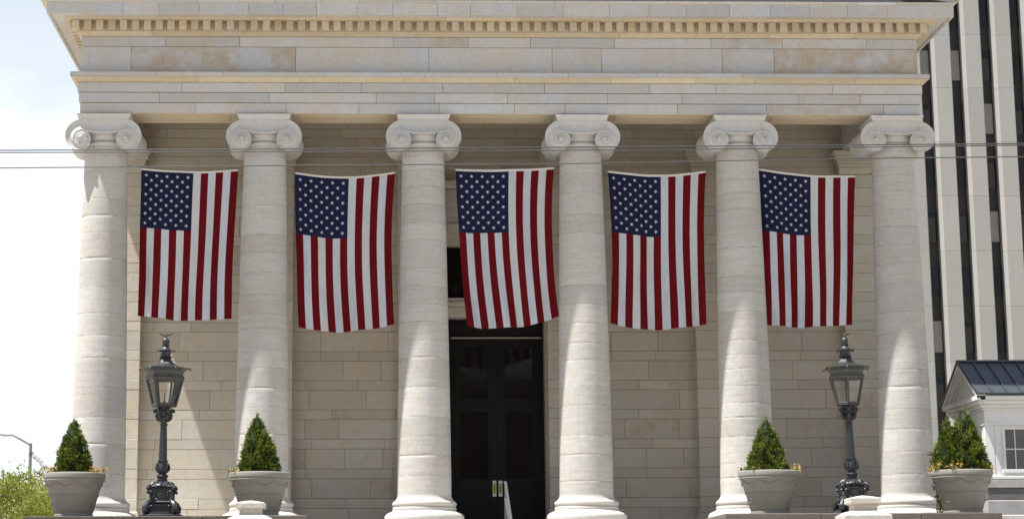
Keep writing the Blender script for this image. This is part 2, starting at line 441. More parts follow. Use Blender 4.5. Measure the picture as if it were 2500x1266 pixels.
def make_capital(cx, seed):
    q = random.Random(seed); c = MB()
    tA, tB = q.uniform(.5, .9), q.uniform(.4, .8)
    # necking and echinus
    c.lathe([(.440, 7.90), (.452, 7.925), (.462, 7.94), (.462, 7.97), (.440, 7.985), (.405, 7.99), (.405, 8.0), (.425, 8.02), (.448, 8.07), (.46, 8.13), (.46, 8.22)], 64, cx, 0, 0, tA)
    nT = 40
    for s in (-1, 1):
        ex = cx+s*EYE
        ol = []
        for i in range(nT+1):
            th = 2*math.pi*i/nT; r = spiral(th); ol.append((s*r*math.sin(th), r*math.cos(th)))
        ys = [-.50, -.46, -.40, -.30, -.15, 0, .15, .30, .40, .46, .50]
        vs, fs = [], []
        for y in ys:
            a = abs(y)/.5; f = .80+.16*a**2+(.04 if a > .85 else 0)
            for (x, z) in ol: vs.append((ex+x*f, y, ZE+z*f+(1-f)*.20*(1 if z > .0 else .0)))
        m = len(ol)
        for k in range(len(ys)-1):
            for i in range(m):
                i2 = (i+1) % m; f = (k*m+i, k*m+i2, (k+1)*m+i2, (k+1)*m+i)
                fs.append(f if s < 0 else f[::-1])
        c.add(vs, fs, 0, tA, 0, True)
        # spiral face: a concave channel between raised rims, stepping outwards to the eye
        for fy in (-1, 1):
            vs, fs = [], []; nt_, nc = 132, 6; turns = 3.1
            for i in range(nt_+1):
                th = turns*2*math.pi*i/nt_
                r0, r1 = spiral(th), spiral(th+2*math.pi)
                for jn in range(nc+1):
                    t = jn/nc; r = r0+(r1-r0)*t
                    dip = .040*(r0/.4)**.6*math.sin(math.pi*min(1, max(0, (t-.10)/.78)))**.8
                    y = .535+.014*(th/(2*math.pi)+t)-dip
                    vs.append((ex+s*r*math.sin(th), fy*y, ZE+r*math.cos(th)))
            for i in range(nt_):
                for jn in range(nc):
                    a = i*(nc+1)+jn; f = (a, a+1, a+nc+2, a+nc+1)
                    fs.append(f if (s*fy) > 0 else f[::-1])
            # outer edge of the face back to the bolster
            b0 = len(vs)
            for i in range(nT+1):
                th = 2*math.pi*i/nT; r = spiral(th); x, z = ex+s*r*math.sin(th), ZE+r*math.cos(th)
                vs += [(x, fy*(.535+.014*(th/(2*math.pi))), z), (x, fy*.49, z)]
            for i in range(nT): a = b0+2*i; fs.append((a, a+1, a+3, a+2))
            c.add(vs, fs, 0, tB, 0, True)
            er = .050
            c.lathe([(er, 0), (er*.95, .012), (er*.7, .026), (er*.3, .034), (.002, .036)], 20, 0, 0, 0, tB, cap=(False, True))
            nv = 5*20
            for kk in range(len(c.v)-nv, len(c.v)):
                x, y, z = c.v[kk]; c.v[kk] = (ex+x, fy*(.535+.014*turns-.004+z), ZE+y*fy*-1)
    # canalis between the volutes, lower edge sagging
    nb = 20; prof = []
    for i in range(nb+1):
        x = -EYE+2*EYE*i/nb; u = x/EYE
        prof.append((x, 8.158+.072*max(0, (abs(u)-.35)/.65)**1.6))
    for fy in (-1, 1):
        vs, fs = [], []
        for (x, zb) in prof:
            zt_ = 8.457; hh = zt_-zb
            for (t, y) in ((0, .40), (0, .535), (.10, .540), (.18, .515), (.5, .492), (.82, .512), (.92, .535), (1, .535), (1, .30)):
                vs.append((cx+x, fy*y, zb+hh*t))
        w = 9
        for i in range(nb):
            for j in range(w-1):
                a = i*w+j; f = (a, a+w, a+w+1, a+1); fs.append(f if fy < 0 else f[::-1])
        c.add(vs, fs, 0, tB, 0, True)
    c.box(cx-EYE, cx+EYE, -.40, .40, 8.15, 8.455, 0, tB)
    # abacus with ovolo edge
    pr_ = [(.528, 8.459), (.535, 8.468), (.538, 8.49), (.548, 8.525), (.566, 8.548), (.570, 8.556), (.570, 8.576), (.44, 8.580), (.44, 8.613)]
    vs, fs = [], []
    for (h, z) in pr_:
        for (sx, sy) in ((-1, -1), (1, -1), (1, 1), (-1, 1)): vs.append((cx+sx*h, sy*h, z))
    for k in range(len(pr_)-1):
        for i in range(4): fs.append((k*4+i, k*4+(i+1) % 4, (k+1)*4+(i+1) % 4, (k+1)*4+i))
    fs += [(3, 2, 1, 0), tuple((len(pr_)-1)*4+i for i in range(4))]
    c.add(vs, fs, 0, .95)
    return c
for i, cx in enumerate(CX):
    sh = make_shaft(cx, 11+i).build('column', [M['column'], M['seam']], house, 50)
    make_capital(cx, 40+i).build('capital', M['capital'], sh, 42)
    b = MB(); jit = lambda a, z: 1+.004*mnoise.noise(Vector((math.cos(a)*4+i*9, math.sin(a)*4, z*12)))+.004*mnoise.noise(Vector((math.cos(a)*13+i*9, math.sin(a)*13, z*25)))
    b.lathe([(.80, ZF), (.825, -.01), (.838, .05), (.832, .10), (.80, .145), (.745, .175), (.70, .19), (.665, .215), (.668, .225), (.672, .255), (.66, .285), (.645, .295), (.648, .302), (.668, .318), (.678, .345), (.672, .375), (.652, .40), (.615, .42), (.604, .44)], 96, cx, 0, 0, .6, fn=jit)
    b.build('base', M['column'], sh, 60)

# entablature ---------------------------------------------------------------
FX, FY = 9.02, -.45               # corner of the frieze / architrave
YB = 22.0                         # the body of the building runs back this far
def course_front(mb, xs, yf, z0, z1, m=0, tones=None, stains=None, c=.006, yb=.45, fx=FX):
    for k in range(len(xs)-1):
        mb.cbox(xs[k]+G*(k > 0), xs[k+1]-G*(k < len(xs)-2), yf+rng.uniform(-.002, .002), yb, z0+G, z1-G, c, m, tones[k] if tones else rt(), stains[k] if stains else rng.random()**2*.6)
    for s in (-1, 1):              # the two side returns
        ys = cuts(yb, 8, 1.2, 2.2)+[YB]
        for k in range(len(ys)-1):
            a, b_ = (-fx, -fx+.9) if s < 0 else (fx-.9, fx)
            mb.cbox(a, b_, ys[k]+G, ys[k+1]-G, z0+G, z1-G, c, m, rt())
ar = MB()
course_front(ar, cuts(-FX, FX, 1.0, 2.6), FY, 8.615, 8.837)
course_front(ar, cuts(-FX-.03, FX+.03, 1.0, 2.6), FY-.03, 8.841, 9.057, fx=FX+.03)
course_front(ar, cuts(-FX-.06, FX+.06, 1.0, 2.8), FY-.06, 9.061, 9.272, fx=FX+.06)
for (a, b_) in zip(CX[:-1], CX[1:]):               # sunk panel in each soffit
    for (x0, x1, y0, y1) in ((a+.75, b_-.75, -.26, -.20), (a+.75, b_-.75, .20, .26), (a+.75, a+.81, -.20, .20), (b_-.81, b_-.75, -.20, .20)):
        ar.cbox(x0, x1, y0, y1, 8.588, 8.612, .008, 1, .6)
    ar.box(a+.45, b_-.45, FY+.006, .444, 8.600, 8.6155, 1, .55)  # thin soffit slab carrying the painted warm bounce
ar.build('architrave', [M['stone'], M['mould_bounce']], house)

def u_path(x0, x1, first, last, yb=YB):
    p = []
    if first: p += [(-FX, yb, -1, 0), (-FX, FY, -1, -1)]
    else: p += [(x0, FY, 0, -1)]
    if last: p += [(FX, FY, 1, -1), (FX, yb, 1, 0)]
    else: p += [(x1, FY, 0, -1)]
    return p
def moulding(mb, prof, lo, hi, m=0, warm=False):
    xs = cuts(-FX, FX, lo, hi)
    for k in range(len(xs)-1):
        mb.sweep(prof, u_path(xs[k]+G, xs[k+1]-G, k == 0, k == len(xs)-2), m, rt(), rng.random()**2*.6)
tn = MB()
moulding(tn, [(-.3, 9.274), (.085, 9.274), (.09, 9.288), (.105, 9.30), (.12, 9.325), (.165, 9.352), (.185, 9.368), (-.3, 9.369)], 1.2, 2.6, 1)
moulding(tn, [(-.3, 9.37), (.20, 9.372), (.20, 9.462), (.19, 9.472), (-.3, 9.474)], 1.2, 2.6, 0)
tn.build('architrave_crown', [M['stone'], M['mould_bounce']], house)

fr = MB()
jx = [-FX] + [at(p, 145, FY).x for p in (320, 722, 1047, 1348, 1468, 1763, 1890)] + [FX]
course_front(fr, jx, FY, 9.476, 10.072, tones=[.6, .3, .75, .8, .6, .7, .55, .5], stains=[.05, .68, .1, .15, .36, .2, .56, .72], fx=FX)
jx = [-FX] + [at(p, 105, FY).x for p in (404, 585, 960, 1143, 1295, 1500, 1735, 1910, 2116)] + [FX]
course_front(fr, jx, FY, 10.074, 10.30, stains=[.05, .4, .3, .55, .5, .3, .5, .62, .66, .35], fx=FX)
fr.box(-FX+.03, FX-.03, FY+.03, .4, 8.7, 10.3, 1)
for s in (-1, 1): fr.box(min(s*(FX-.03), s*(FX-.8)), max(s*(FX-.03), s*(FX-.8)), .4, YB, 8.7, 10.3, 1)
fr.build('frieze', [M['stone'], M['mortar']], house)

co = MB()                                           # corona and its crown
moulding(co, [(-.2, 10.642), (.60, 10.642), (.60, 10.62), (.655, 10.612), (.66, 10.622), (.66, 10.845), (.672, 10.86), (-.2, 10.862)], .7, 1.05, 0)
moulding(co, [(-.2, 10.864), (.68, 10.864), (.685, 10.870), (.69, 10.88), (.71, 10.898), (.725, 10.91), (.725, 10.918), (-.2, 10.92)], .7, 1.05, 0)
cor = co.build('cornice', [M['stone'], M['mould_bounce']], house)
bm_ = MB()
moulding(bm_, [(-.2, 10.302), (.02, 10.302), (.03, 10.315), (.05, 10.335), (.085, 10.36), (.10, 10.372), (.105, 10.385), (-.2, 10.386)], 1.4, 2.4, 0)
moulding(bm_, [(-.2, 10.598), (.27, 10.598), (.285, 10.606), (.32, 10.625), (.345, 10.641), (-.2, 10.641)], 1.4, 2.4, 0)
bm_.build('bed_moulding', M['mould_bounce'], cor)
dn = MB()
dn.sweep([(-.2, 10.387), (.13, 10.387), (.13, 10.597), (-.2, 10.597)], u_path(0, 0, True, True), 0, .4)
DP, DW = .2535, .153
nd = int((2*(FX+.25))/DP); x0 = -(nd-1)*DP/2
for k in range(nd):
    x = x0+k*DP+rng.uniform(-.004, .004)
    dn.cbox(x-DW/2, x+DW/2, FY-.255+rng.uniform(-.004, .004), FY-.129, 10.395, 10.596, .006, 0, rt(), rng.random()**2*.8)
for s in (-1, 1):
    for k in range(26):
        y = FY-.06+k*DP
        a, b_ = FX+.129, FX+.255
        dn.cbox(min(s*a, s*b_), max(s*a, s*b_), y-DW/2, y+DW/2, 10.395, 10.596, .006, 0, rt())
dn.build('dentil_course', M['mould_bounce'], cor)

pd = MB()                                           # pediment: tympanum and raking cornices
SL = math.tan(R(11.5))
zb = 10.922
for s in (-1, 1):
    def rk(xo, z_, y0, y1, h, t):
        vs = []
        for x in (xo, 0):
            zz = z_+(xo-x)*SL
            for (y, z) in ((y0, zz), (y1, zz), (y1, zz+h), (y0, zz+h)): vs.append((s*x, y, z))
        f = [(0, 1, 2, 3), (7, 6, 5, 4), (0, 4, 5, 1), (1, 5, 6, 2), (2, 6, 7, 3), (3, 7, 4, 0)]
        pd.add(vs, f if s > 0 else [g[::-1] for g in f], 0, t)
    rk(FX+.70, zb, FY-.62, FY+.1, .20, .6); rk(FX+.95, zb+.21, FY-1.22, FY+.1, .22, .8)  # upper band is out of view, its overhang deepened to shade the columns
    rk(FX+.2, zb-.02, FY-.2, FY+.1, .10, .4)
vs = [(-FX, FY+.02, zb), (FX, FY+.02, zb), (0, FY+.02, zb+FX*SL), (-FX, FY+.4, zb), (FX, FY+.4, zb), (0, FY+.4, zb+FX*SL)]
pd.add(vs, [(0, 1, 2), (5, 4, 3), (0, 3, 4, 1), (1, 4, 5, 2), (2, 5, 3, 0)], 1, .3)
pe = pd.build('pediment', [M['stone'], M['wall']], house)
fl = MB(); fl.box(-8.35, 8.55, FY-.712, FY+.01, 10.921, 10.968, 0); fl.build('lead_flashing', M['lead'], pe)
for s in (-1, 1):
    pr2 = [(.3, 10.922), (.728, 10.922), (.75, 10.97), (.82, 11.06), (.90, 11.13), (.95, 11.17), (.95, 11.2), (.3, 11.2)]
    em = MB(); em.sweep(pr2, [(s*FX, YB, s, 0), (s*FX, FY-.2, s, 0)][::s], 0, .6)
    em.build('eave_moulding', M['mould_bounce'], house)
rf = MB()                                           # roof slopes behind the pediment
for s in (-1, 1):
    xo = FX+.9
    rf.add([(s*xo, FY-.6, zb+.38), (0, FY-.6, zb+.38+xo*SL), (0, YB, zb+.38+xo*SL), (s*xo, YB, zb+.38),
            (s*xo, FY-.6, zb+.33), (0, FY-.6, zb+.33+xo*SL), (0, YB, zb+.33+xo*SL), (s*xo, YB, zb+.33)],
           [(0, 1, 2, 3), (7, 6, 5, 4), (0, 4, 5, 1), (2, 6, 7, 3), (0, 3, 7, 4)], 0)
rf.build('roof', M['lead'], house)
ce = MB(); ce.box(-8.1, 8.1, .46, YW+.3, 9.62, 9.72, 0, .5); ce.build('ceiling', M['wall'], house)
sw = MB()
for s in (-1, 1): sw.box(min(s*8.12, s*8.95), max(s*8.12, s*8.95), YW+.17, YB, -3.3, 8.62, 0, .6)
sw.box(-8.95, 8.95, YB-.5, YB-.01, -3.3, 10.6, 0, .5)
sw.build('side_wall', M['wall'], house)
fl = MB(); fl.box(-8.95, 8.95, -1.0, YW+.6, -.45, ZF, 0, .8); fl.build('portico_floor', M['stone'], house)

# door, frame, transom and window -------------------------------------------
YD = YW+.42
dm = MB()                                           # stone surround of the opening: jambs, lintel, ledge over the window
dm.cbox(DX0-.24, DX1+.24, YW-.03, YW+.4, 4.745, 4.98, .01, 0, .7); dm.cbox(DX0-.30, DX1+.30, YW-.10, YW+.4, 4.982, 5.10, .012, 0, .9)
dm.cbox(DX0-.03, DX0-.005, YW+.0, YD, ZF, 4.74, .004, 0, .4); dm.cbox(DX1+.005, DX1+.03, YW+.0, YD, ZF, 4.74, .004, 0, .5)
dm.cbox(WX0-.05, WX1+.05, YW-.05, YW+.3, 5.102, WZ0, .01, 0, .7)
dm.cbox(WX0-.25, WX1+.25, YW-.05, YW+.3, WZ1, WZ1+.30, .01, 0, .5); dm.cbox(WX0-.3, WX1+.3, YW-.16, YW-.006, WZ1+1.35, WZ1+1.52, .02, 0, .9)
dm.cbox(WX0-.2, WX1+.2, YW-.06, YW-.006, WZ1+.302, WZ1+.52, .01, 0, .4)
dm.build('door_surround', M['wall'], house)
df = MB()
df.box(DX0, DX0+.07, YD-.06, YD+.06, ZF, 4.735); df.box(DX1-.07, DX1, YD-.06, YD+.06, ZF, 4.735)
df.box(DX0+.07, DX1-.07, YD-.07, YD+.06, 4.30, 4.335, 1); df.box(DX0+.07, DX1-.07, YD-.06, YD+.06, 4.66, 4.735)
df.box(DX1-.03, DX1+.004, YW+.02, YD-.07, 0, 4.735, 1)
dfo = df.build('door_frame', [M['door'], M['grey_frame']], house)
tr = MB(); tr.box(DX0+.07, DX1-.07, YD+.0, YD+.02, 4.335, 4.66); tr.build('transom_pane', M['transom'], dfo)
xm = (DX0+DX1)/2
for s in (-1, 1):
    a, b_ = (DX0+.072, xm-.004) if s < 0 else (xm+.004, DX1-.072)
    d = MB(); ps = ((1.10, 2.62), (2.92, 4.10)); st = .20
    d.box(a, a+st, YD-.03, YD+.03, ZF+.01, 4.295); d.box(b_-st, b_, YD-.03, YD+.03, ZF+.01, 4.295)
    for (z0, z1) in ((ZF+.01, .25), (.82, 1.10), (2.62, 2.92), (4.10, 4.295)): d.box(a+st, b_-st, YD-.03, YD+.03, z0, z1)
    d.box(a+st, b_-st, YD-.008, YD+.01, .25, .82)
    d.box(a+st+.03, b_-st-.03, YD-.045, YD-.031, 2.73, 2.78)
    do = d.build('door', M['door'], house)
    for (z0, z1) in ps:
        g = MB(); g.box(a+st-.006, b_-st+.006, YD+.0, YD+.014, z0-.006, z1+.006); g.build('glass_pane', M['door_glass'], do)
    px = xm+s*.068
    hp = MB(); hp.cbox(px-.045, px+.045, YD-.042, YD-.031, .70, 1.06, .003, 0); hp.box(px-.036, px+.036, YD-.046, YD-.043, .76, 1.0, 1)
    for k in range(7): hp.box(px-.012+.004*(k % 2), px+.010, YD-.048, YD-.0465, .80+k*.025, .817+k*.025, 2)
    hp.build('push_plate', [M['plate'], M['sticker'], M['ink']], do)
wn = MB()
wn.box(WX0, WX0+.06, YW+.2, YW+.3, WZ0, WZ1); wn.box(WX1-.06, WX1, YW+.2, YW+.3, WZ0, WZ1)
wn.box(WX0+.06, WX1-.06, YW+.2, YW+.3, WZ0, WZ0+.05); wn.box(WX0+.06, WX1-.06, YW+.2, YW+.3, WZ1-.05, WZ1)
wn.box(.03, .09, YW+.21, YW+.29, WZ0+.05, WZ1-.05)
wo = wn.build('window', M['door'], house)
g = MB(); g.box(WX0+.06, WX1-.06, YW+.25, YW+.262, WZ0+.05, WZ1-.05); g.build('glass_pane', M['door_glass'], wo)

# ------------------------------------------------------------------ terrace, stairs, ground
ZG = -3.3
def terrace(x0, x1, label):
    t = MB(); yf = -4.6; zc = ZG
    while zc < -.31:
        z1 = min(zc+.37, -.30); xs = cuts(x0, x1, .8, 1.7)
        for k in range(len(xs)-1): t.cbox(xs[k]+G, xs[k+1]-G, yf+.03, yf+.5, zc+G, z1-G, .012, 0, rt(), rng.random())
        zc = z1
    xs = cuts(x0-.04, x1+.04, .9, 1.9)
    for k in range(len(xs)-1):
        t.cbox(xs[k]+G, xs[k+1]-G, yf, -1.01, -.298, ZF+rng.uniform(-.006, 0), .014, 0, rt(), rng.random())
    t.box(x0+.02, x1-.02, yf+.06, -1.02, ZG, -.31, 1)
    return tag(t.build('terrace_wall', [M['terrace'], M['mortar']]), label, 'terrace wall', 'terrace walls either side of the stairs')
terrace(-9.24, -4.05, 'dark weathered stone terrace wall carrying the two planters beside the street light')
terrace(3.87, 9.05, 'dark weathered stone terrace wall carrying the two planters beside the small white house')
st = MB(); ns = 19
for k in range(ns):
    z1 = ZF-.01-k*(3.24/ns); y1 = -1.02 if k == 0 else -1.9-k*.33
    st.box(-4.04, 3.86, -1.9-(k+1)*.33, y1, ZG-.01+(.002*k), z1, 0, rt(.5, .9))
tag(st.build('stone_stairs', M['stone']), 'broad pale stone stairs rising to the portico between the terrace walls', 'stairs')

def sheet(name, x0, x1, y0, y1, z, m):
    b = MB(); b.add([(x0, y0, z), (x1, y0, z), (x1, y1, z), (x0, y1, z)], [(0, 1, 2, 3)]); return tag(b.build(name, m), kind='structure')
sheet('ground', -1500, 1500, -1500, 1500, ZG-.16, M['plaza'])
def slab(name, x0, x1, y0, y1, z0, z1, m):
    b = MB(); b.box(x0, x1, y0, y1, z0, z1); return tag(b.build(name, m), kind='structure')
slab('plaza', -60, 60, -27, 60, ZG-.15, ZG-.012, M['plaza'])
slab('pavement', -60, 60, -30, -27.01, ZG-.15, ZG-.01, M['sidewalk'])
sheet('road', -300, 300, -42, -30.01, ZG-.155, M['asphalt'])
slab('far_pavement', -60, 60, -52, -42.01, ZG-.15, ZG-.01, M['sidewalk'])

# ------------------------------------------------------------------ stone piers at the stairs
def pier(x, y, w, ztop, label, flare=True):
    p = empty('stone_pier', (x, y, ZG), label, 'stone pier', 'stone piers at the stairs')
    h = w/2
    b = MB()
    def fr_(prof, tn, jit=.006):
        vs, fs = [], []
        nseg = 6
        for (hh, z) in prof:
            for (ax, ay, dx, dy) in ((-1, -1, 1, 0), (1, -1, 0, 1), (1, 1, -1, 0), (-1, 1, 0, -1)):
                for k in range(nseg):
                    t = 2*k/nseg; v = Vector((ax*hh+dx*t*hh, ay*hh+dy*t*hh, z))
                    nz = mnoise.noise_vector(Vector((v.x*6+x, v.y*6, z*9)))*jit
                    vs.append((x+v.x+nz.x, y+v.y+nz.y, z+nz.z*.5))
        n = 4*nseg
        for j in range(len(prof)-1):
            for i in range(n): fs.append((j*n+i, j*n+(i+1) % n, (j+1)*n+(i+1) % n, (j+1)*n+i))
        fs.append(tuple(range(n-1, -1, -1))); fs.append(tuple((len(prof)-1)*n+i for i in range(n)))
        return vs, fs, tn
    nk = h*.76
    vs, fs, t = fr_([(h*1.55, ZG), (h*1.55, ztop-.36), (h*1.53, ztop-.345), (h*1.1, ztop-.285), (nk, ztop-.262), (nk, ztop-.165)], .7)
    b.add(vs, fs, 0, t, .2)
    b.build('shaft', M['pier'], p)
    c = MB()
    vs, fs, t = fr_([(nk*1.02, ztop-.163), (h*.97, ztop-.150), (h, ztop-.135), (h, ztop-.062), (h*.97, ztop-.05), (h*.5, ztop-.02), (h*.04, ztop)], .85)
    c.add(vs, fs, 0, t, .35); c.build('cap', M['pier'], p)
    return p
pier(-5.01, -5.25, .53, .19, 'rough stone pier with a low pyramid cap in front of a planter')
pier(5.645, -8.0, .52, .105, 'smooth stone pier with a low pyramid cap in front of a lamp post')

# ------------------------------------------------------------------ stair rail
hr = empty('stair_handrail', (-.13, -2.2, ZF), 'grey metal double handrail descending the stairs before the black doors', 'handrail')
for dz in (0, -.33):
    r_ = MB(); pts = [(-.135, -1.95, .69+dz), (-.135, -2.2, .68+dz)]+[(-.135, -2.2-k*.5, .68+dz-k*.255) for k in range(1, 14)]
    r_.tube(pts, .026 if dz == 0 else .02, 10); r_.build('rail', M['steel'], hr)
for k in range(5):
    y = -2.15-k*1.5; zt_ = .66-(max(0, -2.2-y))*.51; p_ = MB(); p_.tube([(-.135, y, zt_-.85), (-.135, y, zt_)], .022, 10); p_.build('post', M['steel'], hr)

# ------------------------------------------------------------------ lamp posts
def lamp(x, y, rot, tilt, label):
    root = empty('lamp_post', (x, y, ZF), label, 'lamp post', 'antique iron lamp posts on the terrace')
    q = random.Random(int(x*10))
    def fin(mb, name, mats, parent=root, sharp=35):
        o = mb.build(name, mats, None, sharp); o.parent = parent; return o
    p = MB()
    sq = [(.46, 0), (.46, .03), (.44, .045), (.37, .06), (.37, .085), (.30, .10)]
    p.lathe(sq, 8, rot=R(22.5), smooth=False)
    p.cbox(-.20, .20, -.20, .20, .09, .27, .02); p.cbox(-.235, .235, -.235, .235, .265, .30, .012)
    p.cbox(-.19, .19, -.19, .19, .295, .56, .015); p.cbox(-.225, .225, -.225, .225, .555, .59, .012)
    p.lathe([(.25, .588), (.24, .61), (.20, .635), (.14, .66), (.10, .675), (.10, .70)], 8, rot=R(22.5))
    for k in range(4):                              # corner scroll feet and upper scrolls, acanthus lumps
        a = R(45+90*k); dx, dy = math.cos(a), math.sin(a)
        def pt(rad, z): return (dx*rad, dy*rad, z)
        p.tube([pt(.24, .32), pt(.29, .30), pt(.36, .24), pt(.405, .17), pt(.41, .11), pt(.37, .085), pt(.34, .11), pt(.35, .14)], [.03, .045, .06, .065, .055, .04, .03, .02], 10)
        p.tube([pt(.27, .59), pt(.33, .575), pt(.35, .54), pt(.33, .515), pt(.30, .53)], [.03, .035, .035, .03, .02], 8)
        p.tube([pt(.30, .52), pt(.285, .43), pt(.27, .35), pt(.29, .30)], [.03, .028, .03, .04], 8)
        for z_, rr in ((.20, .29), (.47, .31)):
            for sd in (-1, 1):
                cx_, cy_ = dx*rr-dy*.055*sd, dy*rr+dx*.055*sd
                p.lathe([(.004, z_-.03), (.026, z_-.012), (.03, z_), (.022, z_+.018), (.004, z_+.03)], 7, cx_, cy_)
    for k in range(12):
        a = 2*math.pi*k/12
        p.tube([(math.cos(a)*.13, math.sin(a)*.13, .672), (math.cos(a)*.19, math.sin(a)*.19, .645), (math.cos(a)*.235, math.sin(a)*.235, .61)], [.012, .022, .014], 6)
    ped = fin(p, 'pedestal', M['iron'])
    for k in range(4):                              # a shield on each face
        s_ = MB(); n = 18; vs = [(0, -.022, 0)]
        for i in range(n):
            a = 2*math.pi*i/n; vs.append((.085*math.cos(a)*(1 if math.sin(a) > 0 else 1-.25*abs(math.sin(a))), -.006, .10*math.sin(a)))
        for i in range(n): vs.append((vs[1+i][0]*1.08, .012, vs[1+i][2]*1.08))
        fs = [(0, 1+i, 1+(i+1) % n) for i in range(n)]+[(1+i, 1+n+i, 1+n+(i+1) % n, 1+(i+1) % n) for i in range(n)]
        s_.add(vs, fs, 0, .5, 0, False)
        for i in range(9):
            a = math.pi*(.95+1.1*i/8.); s_.tube([(.115*math.cos(a), 0, .115*math.sin(a)), (.135*math.cos(a+.1), -.012, .135*math.sin(a+.1)), (.125*math.cos(a+.22), -.004, .125*math.sin(a+.22))], [.008, .018, .006], 6)
        m4 = Matrix.Rotation(R(90*k), 4, 'Z') @ Matrix.Translation((0, -.196, .43))
        s_.v = [tuple(m4 @ Vector(v)) for v in s_.v]
        fin(s_, 'shield', M['iron'], ped)
    sh = MB()
    flute = lambda a, z: 1-.13*abs(math.sin(a*6))**.6
    sh.lathe([(.10, .695), (.105, .71), (.085, .72), (.085, .735), (.105, .75), (.115, .775), (.105, .80), (.075, .815), (.07, .83)], 24)
    sh.lathe([(.07, .828), (.095, .845), (.118, .89), (.120, .93), (.105, .98), (.090, 1.02), (.092, 1.05), (.108, 1.065), (.108, 1.075), (.075, 1.085)], 24, fn=lambda a, z: 1+.05*math.sin(a*8)*(1 if z < 1.03 else .2))
    for k in range(8):
        a = 2*math.pi*k/8
        sh.tube([(math.cos(a)*.085, math.sin(a)*.085, .84), (math.cos(a)*.128, math.sin(a)*.128, .90), (math.cos(a)*.13, math.sin(a)*.13, .95), (math.cos(a)*.115, math.sin(a)*.115, 1.0), (math.cos(a)*.125, math.sin(a)*.125, 1.03)], [.01, .018, .018, .012, .006], 6)
    sh.lathe([(.082, 1.08), (.078, 1.2), (.062, 1.73), (.062, 1.745)], 72, fn=flute)
    sh.lathe([(.062, 1.742), (.085, 1.752), (.085, 1.768), (.06, 1.778), (.064, 1.80), (.085, 1.83), (.105, 1.87), (.112, 1.90), (.10, 1.92), (.125, 1.97), (.13, 2.0)], 24, fn=lambda a, z: 1+(.07*math.sin(a*8) if z > 1.79 else 0))
    for k in range(6):                              # curled leaf brackets under the lantern
        a = 2*math.pi*k/6+R(rot); dx, dy = math.cos(a), math.sin(a)
        sh.tube([(dx*.08, dy*.08, 1.82), (dx*.13, dy*.13, 1.86), (dx*.145, dy*.145, 1.93), (dx*.12, dy*.12, 1.98), (dx*.16, dy*.16, 2.04), (dx*.19, dy*.19, 2.03), (dx*.185, dy*.185, 1.99), (dx*.16, dy*.16, 1.99)], [.018, .025, .03, .03, .035, .03, .025, .012], 8)
        sh.lathe([(.004, 1.84), (.03, 1.86), (.034, 1.88), (.02, 1.905), (.004, 1.915)], 7, dx*.125, dy*.125)
    sh.lathe([(.12, 1.995), (.10, 2.02), (.13, 2.08), (.15, 2.09)], 12)
    fin(sh, 'shaft', M['iron'])
    la = MB(); R6 = R(rot)
    H = lambda prof, **k: la.lathe(prof, 6, rot=R6, smooth=False, **k)
    H([(.16, 2.085), (.235, 2.09), (.245, 2.105), (.235, 2.13), (.20, 2.135)])
    rb, rtp, zb_, zt_ = .225, .355, 2.13, 2.655
    for k in range(6):
        a = R6+2*math.pi*k/6; dx, dy = math.cos(a), math.sin(a)
        la.tube([(dx*rb, dy*rb, zb_), (dx*rtp, dy*rtp, zt_)], .024, 6, 1)
        a2 = a+math.pi/3; ex_, ey_ = math.cos(a2), math.sin(a2)
        la.tube([(dx*rtp*.985, dy*rtp*.985, zt_-.02), (ex_*rtp*.985, ey_*rtp*.985, zt_-.02)], .035, 6, 1)
        la.tube([(dx*rb, dy*rb, zb_+.01), (ex_*rb, ey_*rb, zb_+.01)], .018, 6, 1)
    lo = fin(la, 'lantern', [M['iron'], M['iron_green']])
    for k in range(6):
        a, a2 = R6+2*math.pi*k/6, R6+2*math.pi*(k+1)/6; g = MB()
        vs = [(math.cos(t)*r_, math.sin(t)*r_, z) for (t, r_, z) in ((a, rb-.005, zb_), (a2, rb-.005, zb_), (a2, rtp-.005, zt_), (a, rtp-.005, zt_))]
        g.add(vs, [(0, 1, 2, 3)]); fin(g, 'glass_pane', M['glass'], lo)
    bu = MB(); bu.tube([(0, 0, 2.13), (0, 0, 2.20)], .03, 10); bu.tube([(0, 0, 2.20), (0, 0, 2.36)], .010, 8); fin(bu, 'burner', M['iron'], lo)
    ro = MB(); H = lambda prof, m=0, **k: ro.lathe(prof, 6, rot=R6, smooth=False, m=m, **k)
    H([(.35, 2.65), (.37, 2.665), (.37, 2.69), (.345, 2.70)], 1, cap=(True, False))
    H([(.345, 2.70), (.355, 2.74), (.385, 2.785), (.435, 2.81), (.475, 2.822), (.478, 2.838), (.44, 2.842)], 1, cap=(False, False))
    H([(.44, 2.842), (.33, 2.855), (.24, 2.885), (.165, 2.935), (.125, 2.985), (.105, 3.02), (.10, 3.035)], 0, cap=(False, True))
    for k in range(6):                              # upturned corner leaves of the eave
        a = R6+2*math.pi*k/6; dx, dy = math.cos(a), math.sin(a)
        ro.tube([(dx*.44, dy*.44, 2.83), (dx*.475, dy*.475, 2.828), (dx*.495, dy*.495, 2.80), (dx*.475, dy*.475, 2.785)], [.02, .022, .016, .006], 6, 1)
        a2 = a+math.pi/6; rr = .478*math.cos(math.pi/6)
        ro.tube([(math.cos(a2)*rr*.98, math.sin(a2)*rr*.98, 2.835), (math.cos(a2)*rr*1.02, math.sin(a2)*rr*1.02, 2.85)], [.02, .008], 6, 1)
    ro.lathe([(.105, 3.03), (.125, 3.045), (.125, 3.06), (.10, 3.07), (.098, 3.14), (.105, 3.155), (.165, 3.165), (.172, 3.178), (.12, 3.19), (.095, 3.21), (.065, 3.25), (.055, 3.262), (.075, 3.272), (.075, 3.29), (.058, 3.30)], 16)
